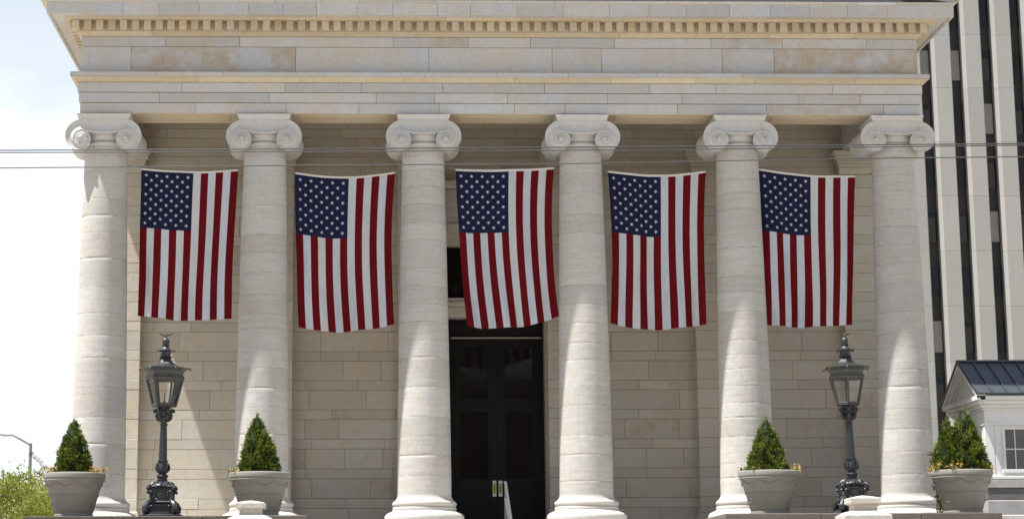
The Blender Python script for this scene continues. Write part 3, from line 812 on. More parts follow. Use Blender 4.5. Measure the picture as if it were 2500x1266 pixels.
    for k in range(6):
        a = R6+2*math.pi*k/6; ro.tube([(math.cos(a)*.15, math.sin(a)*.15, 3.172), (math.cos(a)*.18, math.sin(a)*.18, 3.165), (math.cos(a)*.182, math.sin(a)*.182, 3.15)], [.015, .016, .008], 6)
    ro.lathe([(.05, 3.298), (.066, 3.32), (.073, 3.35), (.068, 3.385), (.045, 3.415), (.022, 3.43), (.012, 3.44)], 16)
    fin(ro, 'lantern_roof', [M['iron'], M['iron_green']])
    ea = MB()                                       # small eagle with spread wings
    ea.lathe([(.004, 3.43), (.016, 3.44), (.026, 3.46), (.022, 3.48), (.012, 3.492), (.014, 3.503), (.004, 3.512)], 10, 0, -.01)
    for s in (-1, 1):
        top = [(.012, 3.478), (.045, 3.492), (.085, 3.50), (.125, 3.517), (.135, 3.515)]; bot = [(.012, 3.452), (.045, 3.462), (.08, 3.472), (.11, 3.492), (.134, 3.512)]
        vs = [(s*a_, -.008, z) for a_, z in top]+[(s*a_, -.008, z) for a_, z in bot]+[(s*a_, .006, z) for a_, z in top]+[(s*a_, .006, z) for a_, z in bot]
        fs = []
        for k in range(4): fs += [(k, k+1, 6+k, 5+k), (10+k, 15+k, 16+k, 11+k), (k, 10+k, 11+k, k+1), (5+k, 6+k, 16+k, 15+k)]
        ea.add(vs, fs)
    ea.tube([(0, -.02, 3.503), (0, -.045, 3.50)], [.010, .003], 6); ea.tube([(0, .0, 3.455), (0, .05, 3.44)], [.012, .018], 6)
    fin(ea, 'eagle_finial', M['bronze'])
    root.rotation_euler = tilt
    return root
pL = at(394, 1258, -3.75); pR = at(2085, 1251, -3.75)
lamp(pL.x, -3.75, 0, (0, R(.35), 0), 'black iron lamp post with hexagonal lantern between the left two planters')
lamp(pR.x, -3.75, 20, (0, R(-.75), 0), 'black iron lamp post with hexagonal lantern behind the smooth stone pier')

# ------------------------------------------------------------------ planters, shrubs and flowers
def planter(x, y, label, sd):
    q = random.Random(sd)
    root = empty('planter', (x, y, ZF), label, 'planter', 'stone planters on the terrace')
    b = MB()
    prof = [(.36, 0), (.372, .01), (.372, .05), (.362, .06), (.362, .085), (.372, .095), (.378, .11), (.452, .39), (.456, .396), (.470, .402), (.474, .412), (.470, .424), (.462, .430), (.545, .670), (.552, .676), (.578, .684), (.584, .696), (.580, .708), (.566, .716), (.568, .722), (.592, .745), (.596, .79), (.588, .82), (.57, .835), (.53, .838), (.52, .82), (.51, .74), (.0, .74)]
    b.lathe(prof[:-2], 72, cap=(True, False))
    o = b.build('pot', M['planter']); o.parent = root
    s_ = MB(); s_.lathe([(.54, .77), (.3, .79), (.01, .80)], 24, cap=(False, True)); o2 = s_.build('soil', M['soil']); o2.parent = root
    g = MB(); off = q.uniform(0, 1)
    def rad(z): return .468+(z-.43)*(.077/.245)
    for k in range(8):
        a0 = 2*math.pi*k/8+off; pts = []
        for i in range(9):
            t = i/8; a = a0+t*2*math.pi/8*.92; z = .655-.085*math.sin(math.pi*t); r_ = rad(z)+.004
            pts.append((r_*math.cos(a), r_*math.sin(a), z))
        g.tube(pts, [.007+.010*math.sin(math.pi*i/8) for i in range(9)], 6)
        g.tube([(rad(.66)*math.cos(a0-.02), rad(.66)*math.sin(a0-.02), .665), (rad(.57)*math.cos(a0-.02), rad(.57)*math.sin(a0-.02), .575)], [.014, .006], 6)
    for k in range(3):
        a = off+1.2+k*2.09; pts = []
        for i in range(15):
            t = 2*math.pi*i/14; zz = .27+.045*math.cos(t); rr = .378+(zz-.11)*(.077/.29)+.002; aa = a+.045*math.sin(t)/.42; pts.append((rr*math.cos(aa), rr*math.sin(aa), zz))
        md = MB(); md.tube(pts, .007, 6); m_ = md.build('medallion', M['planter'], None); m_.parent = o
    o3 = g.build('garland', M['planter'], None); o3.parent = o
    return root
def sprays(mb, c, d, size, n, q, tone, m=0, wid=.5):
    d = Vector(d).normalized()
    for _ in range(n):
        v = (d+Vector((q.uniform(-1, 1), q.uniform(-1, 1), q.uniform(-.6, 1)))*.75).normalized()
        s_ = v.orthogonal().normalized(); s_.rotate(Matrix.Rotation(q.uniform(0, 6.28), 3, v))
        L = size*q.uniform(.6, 1.3); w = L*wid*q.uniform(.6, 1.1); p = Vector(c)+Vector((q.gauss(0, size*.35), q.gauss(0, size*.35), q.gauss(0, size*.35)))
        k = v.cross(s_)*L*.12
        mb.add([p, p+v*L*.5+s_*w*.5+k, p+v*L, p+v*L*.5-s_*w*.5+k], [(0, 1, 2, 3)], m, min(1, max(0, tone+q.uniform(-.22, .22))))
def shrub(x, y, lobes, label, sd):
    """lobes = [(dx, dy, base radius, height)] of flame-shaped evergreen"""
    q = random.Random(sd); mb = MB(); z0 = ZF+.76
    for (dx, dy, br, h) in lobes:
        prof = lambda t: br*(1-t)**.72*(.84+.30*math.sin(min(1, t*2.2+.25)*math.pi*.5))
        # inner core
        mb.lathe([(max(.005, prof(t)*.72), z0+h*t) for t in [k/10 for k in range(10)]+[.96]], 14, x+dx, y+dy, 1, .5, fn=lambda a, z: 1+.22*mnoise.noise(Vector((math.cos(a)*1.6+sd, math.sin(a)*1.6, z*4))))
        nclump = int(900*br/.4*h/1.1)
        for k in range(nclump):
            t = 1-math.sqrt(q.random()); t = t*1.0
            a = q.uniform(0, 2*math.pi); lum = mnoise.noise(Vector((math.cos(a)*2.2+sd*3, math.sin(a)*2.2, t*h*4.5)))
            r_ = prof(t)*(1+.24*lum)*q.uniform(.72, 1.0)
            p = (x+dx+r_*math.cos(a), y+dy+r_*math.sin(a), z0+h*t*.96)
            tone = .42+.55*lum+.10*q.uniform(-1, 1)
            sprays(mb, p, (math.cos(a)*.8, math.sin(a)*.8, .75), .046, 11, q, tone)
        for k in range(8): sprays(mb, (x+dx, y+dy, z0+h*(.93+.008*k)), (0, 0, 1), .05, 3, q, .5)
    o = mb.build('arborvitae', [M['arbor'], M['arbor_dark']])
    return tag(o, label, 'shrub', 'clipped evergreens in the planters')
def flowers(x, y, a0, a1, n, label, sd, big=1.):
    q = random.Random(sd); mb = MB()
    for k in range(n):
        a = R(q.uniform(a0, a1)); r_ = q.uniform(.44, .63); z = ZF+.83+q.uniform(-.01, .085)*big-max(0, r_-.58)*.9
        p = Vector((x+r_*math.cos(a), y+r_*math.sin(a), z))
        if q.random() < .35: sprays(mb, p-Vector((0, 0, .03)), (math.cos(a)*.4, math.sin(a)*.4, .8), .06, 4, q, .4, 1, .45)
        else: sprays(mb, p, (q.uniform(-1, 1), q.uniform(-1, 1), 1), .036, 8, q, q.uniform(.2, 1.), 0, .8)
    o = mb.build('marigolds', [M['petal'], M['vine_leaf']])
    return tag(o, label, 'flowers', 'flowers at the planter rims')
PY = -3.75
P = [at(179, 1258, PY).x, at(633.5, 1258, PY).x, at(1880, 1250, PY).x, at(2352, 1246, PY).x]
planter(P[0], PY, 'swagged stone planter at the outer end of the terrace, by the sky', 3)
planter(P[1], PY, 'swagged stone planter partly hidden by the rough stone pier', 5)
planter(P[2], PY, 'swagged stone planter just beside the smooth stone pier, fully visible', 8)
planter(P[3], PY, 'swagged stone planter in front of the small white house', 12)
shrub(P[0]-.03, PY, [(0, 0, .37, 1.10)], 'dark green cone-shaped arborvitae with straggly seed stalks beside it, against the sky', 21)
shrub(P[1]-.03, PY, [(-.03, 0, .36, 1.19), (.16, -.05, .26, .82)], 'green cone-shaped arborvitae with a shoulder, behind the rough stone pier', 22)
shrub(P[2]-.02, PY, [(0, 0, .38, 1.10)], 'green cone-shaped arborvitae in the planter beside the smooth stone pier', 23)
shrub(P[3]+.02, PY, [(.08, 0, .45, 1.27), (-.27, .0, .30, 1.10)], 'broad two-peaked arborvitae in front of the small white house', 24)
FG = 'at the rim of the planter'
flowers(P[0], PY, 150, 235, 34, 'yellow flowers at the sky side of the outermost planter rim', 31, 1.4)
flowers(P[0], PY, -50, 30, 34, 'yellow flowers on the outermost planter rim, towards the lamp post', 32, 1.4)
flowers(P[1], PY, 165, 225, 14, 'pale yellow flowers on the rim of the planter behind the rough pier', 33, .7)
flowers(P[2], PY, 165, 235, 13, 'small yellow flowers at the stairs side of the fully visible planter', 34, .7)
flowers(P[2], PY, -45, 25, 26, 'orange flowers on the fully visible planter, nearer the smooth pier', 35, 1.2)
flowers(P[3], PY, 170, 255, 44, 'orange flowers on the rim below the two-peaked arborvitae, beside the end column', 36, 1.2)
flowers(P[3], PY, -40, 20, 15, 'orange flowers on the rim below the two-peaked arborvitae, beside the house window', 37, 1.)
# dry stalks beside the first planter's shrub
q = random.Random(5); mb = MB()
for k in range(5):
    x0_ = P[0]-.42-q.uniform(0, .16); yb_ = PY-.1*q.random(); pts = [(x0_, yb_, ZF+.78)]
    h = q.uniform(.22, .44); lean = -q.uniform(.1, .35)
    for t in (.3, .6, .85, 1.): pts.append((x0_+lean*t*t, yb_, ZF+.78+h*t))
    mb.tube(pts, [.005, .005, .004, .003, .002], 5, 1)
    sprays(mb, pts[-1], (lean, 0, .4), .03, 10, q, .2, 0, .5); sprays(mb, pts[-2], (lean, 0, .4), .03, 5, q, .2, 0, .5)
tag(mb.build('dry_seed_stalks', [M['vine_leaf'], M['bark']]), 'thin dry seed stalks rising over the outermost planter rim', 'plant')
# climbing plant between the end column and the last planter
mb = MB(); q = random.Random(9)
vx, vy = at(2290, 1180, -2.6).x, -2.6
for k in range(3):
    pts = [(vx+.05*math.sin(k*2+t*5)-.03*t, vy+.04*math.cos(k+t*4), ZF+t*1.22) for t in [i/12 for i in range(13)]]
    mb.tube(pts, .012, 6, 1)
for k in range(360):
    t = q.random(); sprays(mb, (vx+.08-.14*t+q.gauss(0, .045), vy+q.gauss(0, .06), ZF+t*1.28), (q.uniform(-1, 1), q.uniform(-1, 1), .3), .05, 3, q, q.uniform(0, .9), 0, .8)
tag(mb.build('leafy_vine', [M['vine_leaf'], M['bark']]), 'narrow leafy vine standing between the end column and the last planter', 'plant')

# ------------------------------------------------------------------ flags
def star(c, r_, y, flip):
    vs = [(c[0], y, c[1])]
    for i in range(10):
        a = math.pi+2*math.pi*i/10; rr = r_ if i % 2 == 0 else r_*.40
        vs.append((c[0]+rr*math.cos(a), y, c[1]+rr*math.sin(a)))
    return vs
def flag(crn, top_sag, bot_sag, lbow, rbow, seed, label, yb=.0):
    q = random.Random(seed); TL, TR, BL, BR = [at(*p, yb) for p in crn]
    ph = [q.uniform(0, 6.28) for _ in range(6)]
    def S(u, v):
        a = TL.lerp(TR, u); b = BL.lerp(BR, u); p = a.lerp(b, v)
        sag = top_sag*4*u*(1-u)*(1-v)+bot_sag*4*u*(1-u)*v
        p.z -= sag
        p.x += lbow*4*v*(1-v)*(1-u)+rbow*4*v*(1-v)*u
        # gathered, gently billowing cloth
        amp = .016+.085*v
        y = amp*math.sin(u*9+ph[0]+v*1.6)+amp*.6*math.sin(u*17+ph[1]-v*3.0)+.05*math.sin(v*3.0+ph[2])*v
        y += .034*math.sin((u*1.6+v*.9)*14+ph[3])*max(0, v-.25)*max(0, u-.2)
        y += .026*math.sin((u*2.6-v*1.1)*12+ph[4])*v*(1-u)+.012*math.sin(u*34+ph[5]+v*5)*v
        p.x += .010*math.sin(v*7+ph[5]+u*5)*v
        p.y = yb+y
        return p
    mb = MB(); NU, NV, CV = 78, 84, .395
    us = [i/NU for i in range(NU+1)]; vs_ = sorted(set([i/NV for i in range(NV+1) if abs(i/NV-CV) > .004]+[CV]))
    v0 = .012
    vv = [v0+(1-v0)*v for v in vs_]
    P_ = [S(u, v) for v in vv for u in us]
    fs, w = [], NU+1; stt = [q.choice((.1, .7, .9, 1.)) for _ in range(13)]
    b = len(mb.v); mb.v += [tuple(p) for p in P_]
    for j in range(len(vv)-1):
        for i in range(NU):
            s = int((i+.5)/NU*13); vm = (vs_[j]+vs_[j+1])/2
            m = 2 if (s < 7 and vm < CV) else (0 if s % 2 == 0 else 1)
            mb.f.append([j*w+i, (j+1)*w+i, (j+1)*w+i+1, j*w+i+1]); mb.m.append(m); mb.t.append(stt[s]); mb.st.append(0); mb.sm.append(True)
    fl_ = mb.build('flag', [M['flag_red'], M['flag_white'], M['flag_blue']], None, 180)
    tag(fl_, label, 'flag', 'flags hanging between the columns')
    # fifty stars sewn on both sides
    sb = MB(); Wf = (TR-TL).length
    for row in range(11):
        n = 5 if row % 2 == 0 else 4
        for k in range(n):
            u = (7/13)*((2*k+1)/10 if n == 5 else (2*k+2)/10); v = v0+(1-v0)*CV*((row+1)/12.)
            c = S(u, v); du = (S(u+.01, v)-c)/.01; dv = (S(u, v+.01)-c)/.01; un_, vn_ = du.normalized(), dv.normalized()
            nrm = un_.cross(vn_).normalized(); rr = .044
            for sd in (-1, 1):
                base = c+nrm*.005*sd; vs2 = [base]
                for i in range(10):
                    a = math.pi+2*math.pi*i/10; r2 = rr if i % 2 == 0 else rr*.42
                    vs2.append(base+un_*r2*math.cos(a)+vn_*r2*math.sin(a))
                sb.add(vs2, [(0, 1+i, 1+(i+1) % 10) for i in range(10)])
    sb.build('stars', M['flag_white'], fl_)
    hb = MB(); n = 40                                # canvas heading with rolled edge
    for k in range(n):
        a, b_ = S(k/n, 0), S((k+1)/n, 0); c_, d_ = S(k/n, .0135), S((k+1)/n, .0135)
        o_ = Vector((0, .006, 0))
        hb.add([a-o_, b_-o_, d_-o_, c_-o_, a+o_, b_+o_, d_+o_, c_+o_], [(0, 3, 2, 1), (4, 5, 6, 7), (0, 1, 5, 4), (3, 7, 6, 2)], 0)
    hb.build('heading', M['flag_canvas'], fl_)
    for u in (.012, .985):
        gm = MB(); p = S(u, .004); pts = [(p.x+.02*math.cos(t), p.y, p.z+.01+.02*math.sin(t)) for t in [2*math.pi*i/10 for i in range(11)]]; gm.tube(pts, .005, 6); gm.build('grommet', M['bronze'], fl_)
    return S
def rope(i, S, label):
    x0_, x1_ = CX[i]+.445, CX[i+1]-.445; a, b_ = S(0, 0), S(1, 0)
    pts = [(x0_, .02, a.z+.055), tuple(a+Vector((0, .012, .012)))]+[tuple(S(k/12, 0)+Vector((0, .012, .012))) for k in range(1, 13)]+[(x1_, .02, b_.z+.045)]
    r_ = MB(); r_.tube(pts, .011, 6); tag(r_.build('rope', M['rope']), label, 'rope', 'ropes holding the flags')
FL = [
 (((345, 410), (582, 413), (336, 771), (565, 779)), .055, .06, 0.0, -.02, 'hanging flag with stars and stripes above the left-hand lamp post', 'rope stretched between the outermost two columns by the sky'),
 (((720, 420), (965, 419), (730, 798), (963, 790)), .10, .125, -.02, -.07, 'hanging flag with stars and stripes above bare wall, between lamp post and doors', 'rope tying the flag beside the door bay, lamp post side'),
 (((1112, 412), (1353, 408), (1141, 795), (1366, 771)), .035, .14, -.03, -.10, 'hanging flag with stars and stripes blown aslant in front of the black doors', 'rope stretched over the black doors'),
 (((1484, 416), (1723, 417), (1490, 790), (1728, 789)), .09, .12, .06, -.06, 'hanging flag with stars and stripes just to the right of the door bay', 'rope tying the flag beside the door bay, tower side'),
 (((1852, 411), (2088, 428), (1866, 793), (2082, 792)), .06, .05, .02, -.015, 'hanging flag with stars and stripes above the tower-side lamp post', 'rope stretched between the last two columns by the tower'),
]
for i, (crn, ts, bs, lb, rb_, lab, rl) in enumerate(FL):
    S = flag(crn, ts, bs, lb, rb_, 60+i, lab)
    rope(i, S, rl)

# ------------------------------------------------------------------ wires over the street
def wire(pts, r_, label):
    y = -24.; p = [at(px, py, y) for px, py in pts]
    out = []
    for k in range(len(p)-1):
        for t in [i/8 for i in range(8)]: out.append(p[k].lerp(p[k+1], t))
    out.append(p[-1]); d = (out[-1]-out[-2]).normalized(); e = (out[0]-out[1]).normalized()
    out = [out[0]+e*30]+out+[out[-1]+d*30]
    b = MB(); b.tube(out, r_, 8); tag(b.build('overhead_wire', M['wire']), label, 'wire', 'wires over the street')
wire([(0, 367), (800, 363), (1600, 358), (2500, 350.5)], .0062, 'topmost of the three grey wires crossing the column capitals')
wire([(0, 372.5), (800, 370), (1600, 365.5), (2500, 354.5)], .0055, 'middle of the three grey wires, just below the topmost')
wire([(0, 410), (800, 403), (1422, 399), (2032, 387.5), (2500, 382.5)], .0055, 'lowest of the three grey wires, crossing just above the flags')

# ------------------------------------------------------------------ small white house
hk = empty('small_house', (11.5, .6, ZG), 'small white house with a dark metal gabled roof beside the portico', 'house')
HX, HX2, HY0, HY1 = 10.06, 15.5, -.5, 1.75
w = MB()
wz0, wz1, wx0, wx1 = 1.02, 1.84, 10.47, 11.55
w.box(HX, wx0-.06, HY0, HY0+.2, .80, 2.30); w.box(wx1+.06, HX2, HY0, HY0+.2, .80, 2.30); w.box(wx0-.06, wx1+.06, HY0, HY0+.2, .80, wz0-.02); w.box(wx0-.06, wx1+.06, HY0, HY0+.2, wz1+.06, 2.30)
w.box(HX, HX+.2, HY0+.2, HY1, .80, 2.30); w.box(HX2-.2, HX2, HY0+.2, HY1, .80, 2.30); w.box(HX+.2, HX2-.2, HY1-.2, HY1, .80, 2.30)
ym = (HY0+HY1)/2
w.add([(HX-.015, HY0-.20, 2.54), (HX-.015, HY1+.20, 2.54), (HX-.015, ym, 3.335), (HX+.15, HY0-.20, 2.54), (HX+.15, HY1+.20, 2.54), (HX+.15, ym, 3.335)], [(0, 2, 1), (3, 4, 5), (0, 3, 5, 2), (1, 2, 5, 4)])
w.build('wall', M['white_paint'], hk)
ct = MB()
def kring(o, z0, z1): ct.cbox(HX-o, HX2+o, HY0-o, HY1+o, z0, z1, .006)
for (o, z0, z1) in ((.03, 1.93, 1.985), (.045, 2.24, 2.29), (.09, 2.292, 2.36), (.15, 2.362, 2.44), (.21, 2.442, 2.535)): kring(o, z0, z1)
for (ya, yb2) in ((HY0-.21, ym), (HY1+.21, ym)):    # raking trim of the gable
    for (o, h0, h1) in ((.20, -.085, -.012), (.12, -.15, -.087), (.06, -.21, -.152)):
        vs = []
        for x in (HX-o, HX-.017):
            for (y, z) in ((ya, 2.575), (yb2, 3.36)): vs += [(x, y, z+h0), (x, y, z+h1)]
        ct.add(vs, [(0, 1, 3, 2), (4, 6, 7, 5), (0, 2, 6, 4), (1, 5, 7, 3), (0, 4, 5, 1), (2, 3, 7, 6)])
ct.build('cornice', M['white_paint'], hk)
tr_ = MB(); tr_.cbox(HX-.014, HX+.17, HY0-.016, HY0+.1, .87, 1.93, .004); tr_.cbox(HX+.20, HX+.30, HY0-.012, HY0+.05, .87, 1.93, .004)
tr_.cbox(HX-.05, HX2+.05, HY0-.06, HY0-.005, .80, .865, .008); tr_.build('trim', M['white_paint'], hk)
wi = MB(); fr2 = .055
wi.cbox(wx0-.06, wx0, HY0-.02, HY0+.1, wz0-.02, wz1+.06, .004); wi.cbox(wx1, wx1+.06, HY0-.02, HY0+.1, wz0-.02, wz1+.06, .004)
wi.cbox(wx0, wx1, HY0-.02, HY0+.1, wz1, wz1+.06, .004); wi.cbox(wx0-.09, wx1+.09, HY0-.05, HY0+.1, wz0-.09, wz0-.021, .006); wi.cbox(wx0, wx1, HY0-.005, HY0+.08, wz0-.02, wz0+.0, .003)
for k in range(1, 5): x = wx0+(wx1-wx0)*k/5; wi.box(x-.01, x+.01, HY0+.02, HY0+.05, wz0, wz1)
wi.box(wx0, wx1, HY0+.018, HY0+.052, (wz0+wz1)/2-.012, (wz0+wz1)/2+.012)
wio = wi.build('window', M['white_paint'], hk)
g = MB(); g.box(wx0, wx1, HY0+.035, HY0+.042, wz0, wz1); g.build('glass_pane', M['house_glass'], wio)
rfk = MB(); x0r, x1r = HX-.22, HX2+.22
for s in (-1, 1):
    ye, yr = (HY0-.25, ym) if s < 0 else (HY1+.25, ym); ze, zr = 2.555, 3.36
    for (hh, xa, xb) in ((.035, x0r, x1r),):
        vs = [(xa, ye, ze), (xb, ye, ze), (xb, yr, zr), (xa, yr, zr), (xa, ye, ze+hh), (xb, ye, ze+hh), (xb, yr, zr+hh), (xa, yr, zr+hh)]
        f = [(0, 3, 2, 1), (4, 5, 6, 7), (0, 1, 5, 4), (1, 2, 6, 5), (2, 3, 7, 6), (3, 0, 4, 7)]
        rfk.add(vs, f if s < 0 else [g_[::-1] for g_ in f])
    k = 0
    while x0r+.05+k*.315 < x1r:
        x = x0r+.02+k*.315; d = Vector((0, yr-ye, zr-ze)).normalized(); n_ = Vector((0, -d.z, d.y)) if s < 0 else Vector((0, d.z, d.y if d.y > 0 else -d.y))
        a, b_ = Vector((x, ye, ze+.036)), Vector((x, yr, zr+.036)); n_ = Vector((0, 0, .035)); vs = []
        for p in (a, b_): vs += [p+Vector((-.009, 0, 0)), p+Vector((.009, 0, 0)), p+n_+Vector((.009, 0, 0)), p+n_+Vector((-.009, 0, 0))]
        rfk.add(vs, [(0, 1, 2, 3), (7, 6, 5, 4), (1, 5, 6, 2), (2, 6, 7, 3), (3, 7, 4, 0)]); k += 1
rfk.box(x0r, x1r, ym-.05, ym+.05, 3.39, 3.425)
rfk.build('roof', M['roof_metal'], hk)
bs_ = MB(); zc = ZG
zl = [ZG, -2.8, -2.3, -1.8, -1.3, -.85, -.42, -.02, .37, .62, .795]
for k in range(len(zl)-1):
    xs = cuts(HX-.05, HX2, .7, 1.3); o = .02 if k % 2 else .0
    for j in range(len(xs)-1): bs_.cbox(xs[j]+G, xs[j+1]-G, HY0-.04-o, HY1, zl[k]+G, zl[k+1]-G, .012, 0, rt(), .95 if k in (8,) else rng.random()*.5)
bs_.build('stone_base', M['plinth_stone'], hk)
# low stone wall in front of the house, carrying on from the terrace
lw = MB()
xs = cuts(9.12, 15.5, .8, 1.4)
for zc0, zc1 in ((ZG, -2.4), (-2.4, -1.6), (-1.6, -.8), (-.8, -.09)):
    xs = cuts(9.12, 15.5, .8, 1.4)
    for j in range(len(xs)-1): lw.cbox(xs[j]+G, xs[j+1]-G, -4.5, -3.9, zc0+G, zc1-G, .012, 0, rt(), rng.random()*.5)
tag(lw.build('garden_wall', M['plinth_stone']), 'low grey stone wall running on from the terrace before the small house', 'wall')

# ------------------------------------------------------------------ office tower far behind
TY = 75.
tw = empty('office_tower', (45, TY, ZG), 'tall office tower with pale vertical piers and dark strip windows', 'tower')
PITCH = 1.845; XP = 31.60-1.0
FZ = 11.905; FH = 3.255
for k in range(-3, 9):
    xl_ = XP+k*PITCH; pm = MB(); zz = [ZG]+[FZ+i*FH for i in range(-4, 14)]
    for j in range(len(zz)-1):
        t_ = rng.uniform(.35, .8)
        z0, z1 = zz[j]+.006, zz[j+1]-.006; pl_ = [(xl_+.01, TY+.01), (xl_+.02, TY), (xl_+.93, TY), (xl_+.94, TY+.01), (xl_+1.04, TY+.26), (xl_+1.04, TY+.99), (xl_-.15, TY+.99), (xl_-.15, TY+.24)]
        vs = [(x, y, z) for z in (z0, z1) for (x, y) in pl_]
        pm.add(vs, [(i, (i+1) % 8, 8+(i+1) % 8, 8+i) for i in range(8)]+[tuple(range(7, -1, -1)), tuple(range(8, 16))], 0, t_)
    pm.box(xl_+.04, xl_+.90, TY+.06, TY+.98, ZG, zz[-1]-.02, 1); pm.box(xl_-.12, xl_+1.01, TY+.32, TY+.98, ZG, zz[-1]-.02, 1)
    pm.build('pier', [M['granite'], M['mortar'], M['mullion']], tw)
cw = MB(); cw.box(XP-3*PITCH-.1, XP+9*PITCH, TY+.70, TY+20, ZG, FZ+13*FH, 0); cw.build('curtain_wall', M['spandrel'], tw)
blinds = {(-1, -0.): 1}
BL_ = {(-1, 0): .95, (0, 2): .5, (1, 2): .95, (2, 2): .7, (-1, 2): .4, (-1, 5): .9, (0, 5): .9, (1, 4): .9, (1, 5): .2, (2, 5): .1, (0, 3): .0, (0, 1): .0}
for k in range(-1, 4):
    for f in range(-4, 13):
        xa, xb = XP+k*PITCH+1.045, XP+(k+1)*PITCH-.155; z0 = FZ+f*FH+.55; z1 = z0+1.95
        b = BL_.get((k, f), rng.choice((0, 0, .0, 0, .25, .4)))
        fm = MB(); yf = TY+.62
        fm.box(xa, xa+.06, yf, yf+.07, z0, z1); fm.box(xb-.06, xb, yf, yf+.07, z0, z1); fm.box(xa+.06, xb-.06, yf, yf+.07, z0, z0+.06); fm.box(xa+.06, xb-.06, yf, yf+.07, z1-.06, z1)
        wo = fm.build('window', M['mullion'], tw)
        g = MB(); g.box(xa+.06, xb-.06, yf+.03, yf+.04, z0+.06, z1-.06); g.build('glass_pane', M['tower_glass'] if b < .8 else M['blind'], wo)
        if .15 < b < .8:
            bl = MB(); n = 7
            for i in range(n):
                xx = xa+.08+(xb-xa-.2)*i/n; bl.box(xx, xx+.03, yf+.022, yf+.028, z0+.07, z1-.06-(1-b)*.6)
            bl.build('curtain', M['curtain'], wo)

# ------------------------------------------------------------------ street light and tree at the far left
sl = empty('street_light', tuple(at(76, 1266, 20.)[i] if i < 2 else ZG for i in range(3)), 'thin grey street light with a curved arm against the sky', 'street light')
pt_ = at(75, 1086, 20.); px_ = pt_.x
b = MB(); b.tube([(px_, 20, ZG), (px_, 20, pt_.z+.06)], [.085, .045], 10); b.build('pole', M['galv'], sl)
b = MB(); e = at(8, 1062, 20.); mid = at(30, 1061, 20.); b.tube([(px_, 20, pt_.z), tuple(at(55, 1074, 20.)), tuple(mid), tuple(e)], [.032, .03, .028, .028], 8); b.build('arm', M['galv'], sl)
b = MB(); c_ = at(-8, 1063, 20.)
vs = []
for (t, hw, h) in ((0, .03, .03), (.25, .09, .06), (.6, .11, .07), (.9, .08, .05), (1, .03, .02)):
    x = e.x+.03-t*.62; vs += [(x, 20-hw, e.z), (x, 20+hw, e.z), (x, 20+hw*.6, e.z+h), (x, 20-hw*.6, e.z+h)]
fs = [(0, 1, 2, 3), (19, 18, 17, 16)]
for k in range(4):
    for i in range(4): fs.append((k*4+i, (k+1)*4+i, (k+1)*4+(i+1) % 4, k*4+(i+1) % 4))
b.add(vs, fs); b.build('luminaire', M['galv'], sl)

def tree(x, y, z0, ztop, rad, n, label, sd):
    n = int(n*1.7); q = random.Random(sd); root = empty('tree', (x, y, z0), label, 'tree', 'small trees beyond the terrace')
    b = MB(); zt_ = ztop-rad*1.1
    b.tube([(x, y, z0), (x+.05, y, z0+(zt_-z0)*.5), (x, y, zt_)], [.16, .12, .08], 8)
    for k in range(9):
        a = q.uniform(0, 6.28); el = q.uniform(.2, 1.2); L = rad*q.uniform(.6, .95); zs = zt_-q.uniform(0, rad*.6)
        b.tube([(x, y, zs), (x+math.cos(a)*L*.5, y+math.sin(a)*L*.5, zs+L*.35), (x+math.cos(a)*L, y+math.sin(a)*L, zs+L*el*.8)], [.05, .03, .012], 6)
    b.build('trunk', M['bark'], root)
    c = MB(); clumps = []
    for k in range(n):
        while True:
            v = Vector((q.uniform(-1, 1), q.uniform(-1, 1), q.uniform(-1, 1)))
            if .35 < v.length < 1: break
        lum = 1+.3*mnoise.noise(v*2.+Vector((sd, 0, 0)))
        clumps.append((Vector((x+v.x*rad*lum, y+v.y*rad*lum, ztop-rad+v.z*rad*.95*lum)), v))
    for p, v in clumps:
        t = q.uniform(.1, .9)
        for _ in range(14):
            o = Vector((q.gauss(0, .14), q.gauss(0, .14), q.gauss(0, .12))); sprays(c, p+o, (v.x, v.y, .5), .066, 2, q, t, 0, .7)
    c.build('crown', M['tree_leaf'], root)
a = at(42, 1150, 12.); tree(a.x-.15, 12, ZG, a.z+.05, 1.35, 560, 'yellow-green leafy tree behind the outer planter, below the street light', 71)
a = at(118, 1190, 10.); tree(a.x+.1, 10, ZG, a.z-.10, .95, 300, 'small yellow-green leafy tree close behind the outer planter', 72)

# ------------------------------------------------------------------ buildings over the street (they show in the door glass)
for (bx0, bx1, by, bh, c_, lab) in ((-46, -9, -66, 17, 'bk1', 'brick office block over the street, taller of the two'), (-6, 40, -70, 12, 'bk2', 'brick shop block over the street, lower of the two')):
    hb = empty('brick_building', ((bx0+bx1)/2, by, ZG), lab, 'building')
    w = MB(); w.box(bx0, bx1, by-12, by, ZG, bh); w.box(bx0-.3, bx1+.3, by-.01, by+.4, bh-.8, bh-.2, 1); w.build('wall', [M['brick'], M['stone']], hb)
    n = 0; x = bx0+2.
    while x < bx1-3:
        z = ZG+1.2
        while z < bh-3.2:
            g = MB(); g.box(x, x+1.6, by+.01, by+.06, z, z+2.1, 0); g.box(x-.15, x+1.75, by+.01, by+.16, z-.2, z-.01, 1); g.build('window', [M['tower_glass'], M['stone']], hb); z += 3.6; n += 1
        x += 3.6

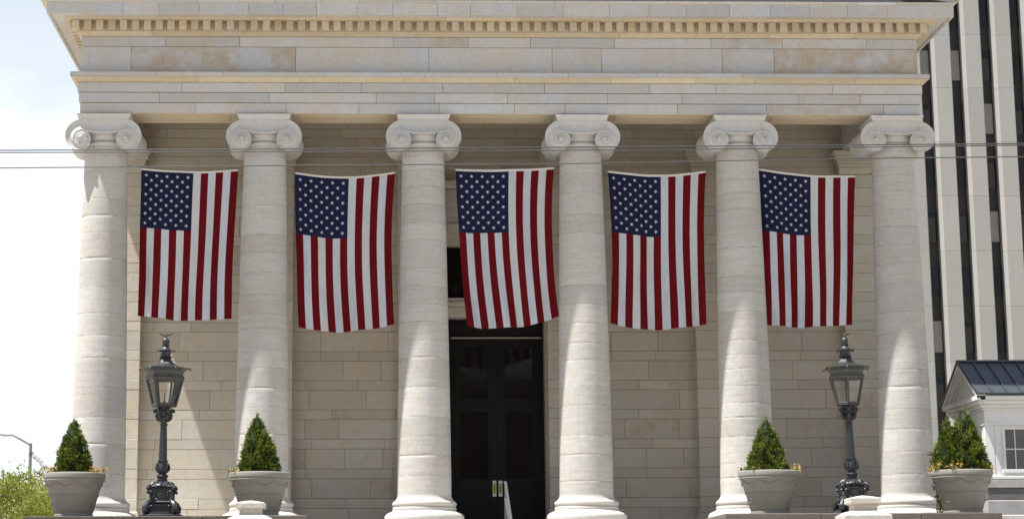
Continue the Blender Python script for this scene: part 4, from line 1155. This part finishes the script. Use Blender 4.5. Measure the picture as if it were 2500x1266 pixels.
# ------------------------------------------------------------------ light and sky
EL, AZ = 68.8, 21.0      # sun high on the left, a little in front of the facade
d = Vector((-math.cos(R(EL))*math.cos(R(AZ)), -math.cos(R(EL))*math.sin(R(AZ)), math.sin(R(EL))))
sl_ = bpy.data.lights.new('sun', 'SUN'); sl_.energy = 5.0; sl_.angle = R(.53); sl_.color = (1., .98, .945)
so = bpy.data.objects.new('sun', sl_); col.objects.link(so); so.rotation_euler = d.to_track_quat('Z', 'Y').to_euler(); so.location = (0, 0, 50)
wd = bpy.data.worlds.new('World'); sc.world = wd; wd.use_nodes = True; nt = wd.node_tree; nt.nodes.clear(); k = N(nt)
sky = k.n('ShaderNodeTexSky'); sky.sky_type = 'NISHITA'; sky.sun_disc = False; sky.sun_elevation = R(EL); sky.sun_rotation = math.atan2(d.x, d.y)
sky.air_density = 1.0; sky.dust_density = .7; sky.ozone_density = 1.6
gen = k.n('ShaderNodeTexCoord').outputs['Generated']
cl = k.noise(k.scaled(gen, (5.5, 5.5, 15.)), 1.6, 7., .6)
sep = k.n('ShaderNodeSeparateXYZ', i_0=gen)
cm = k.ramp(k.math('ADD', cl, k.math('SUBTRACT', k.math('MULTIPLY', k.ramp(sep.outputs[2], .25, .195), .34), .02)), .46, .66)
haze_ = k.math('MULTIPLY', k.ramp(sep.outputs[2], .50, .26), .76)
cm = k.math('MAXIMUM', cm, k.math('ADD', haze_, k.math('MULTIPLY', cm, .2)))
skyc = k.mix(k.math('MULTIPLY', cm, .92, clamp=True), sky.outputs[0], (10.3, 11.0, 11.6))
bg = k.n('ShaderNodeBackground', i_Color=skyc, i_Strength=.054); o = k.n('ShaderNodeOutputWorld'); k.link(bg.outputs[0], o.inputs[0])
sc.view_settings.view_transform = 'Standard'; sc.view_settings.look = 'None'; sc.view_settings.exposure = .95; sc.view_settings.gamma = 1
sc.render.engine = 'CYCLES'
sc.cycles.max_bounces = 8; sc.cycles.diffuse_bounces = 4; sc.cycles.glossy_bounces = 3; sc.cycles.transparent_max_bounces = 12
sc.cycles.caustics_reflective = False; sc.cycles.caustics_refractive = False
try: sc.cycles.use_denoising = True; sc.cycles.denoiser = 'OPENIMAGEDENOISE'
except Exception: pass
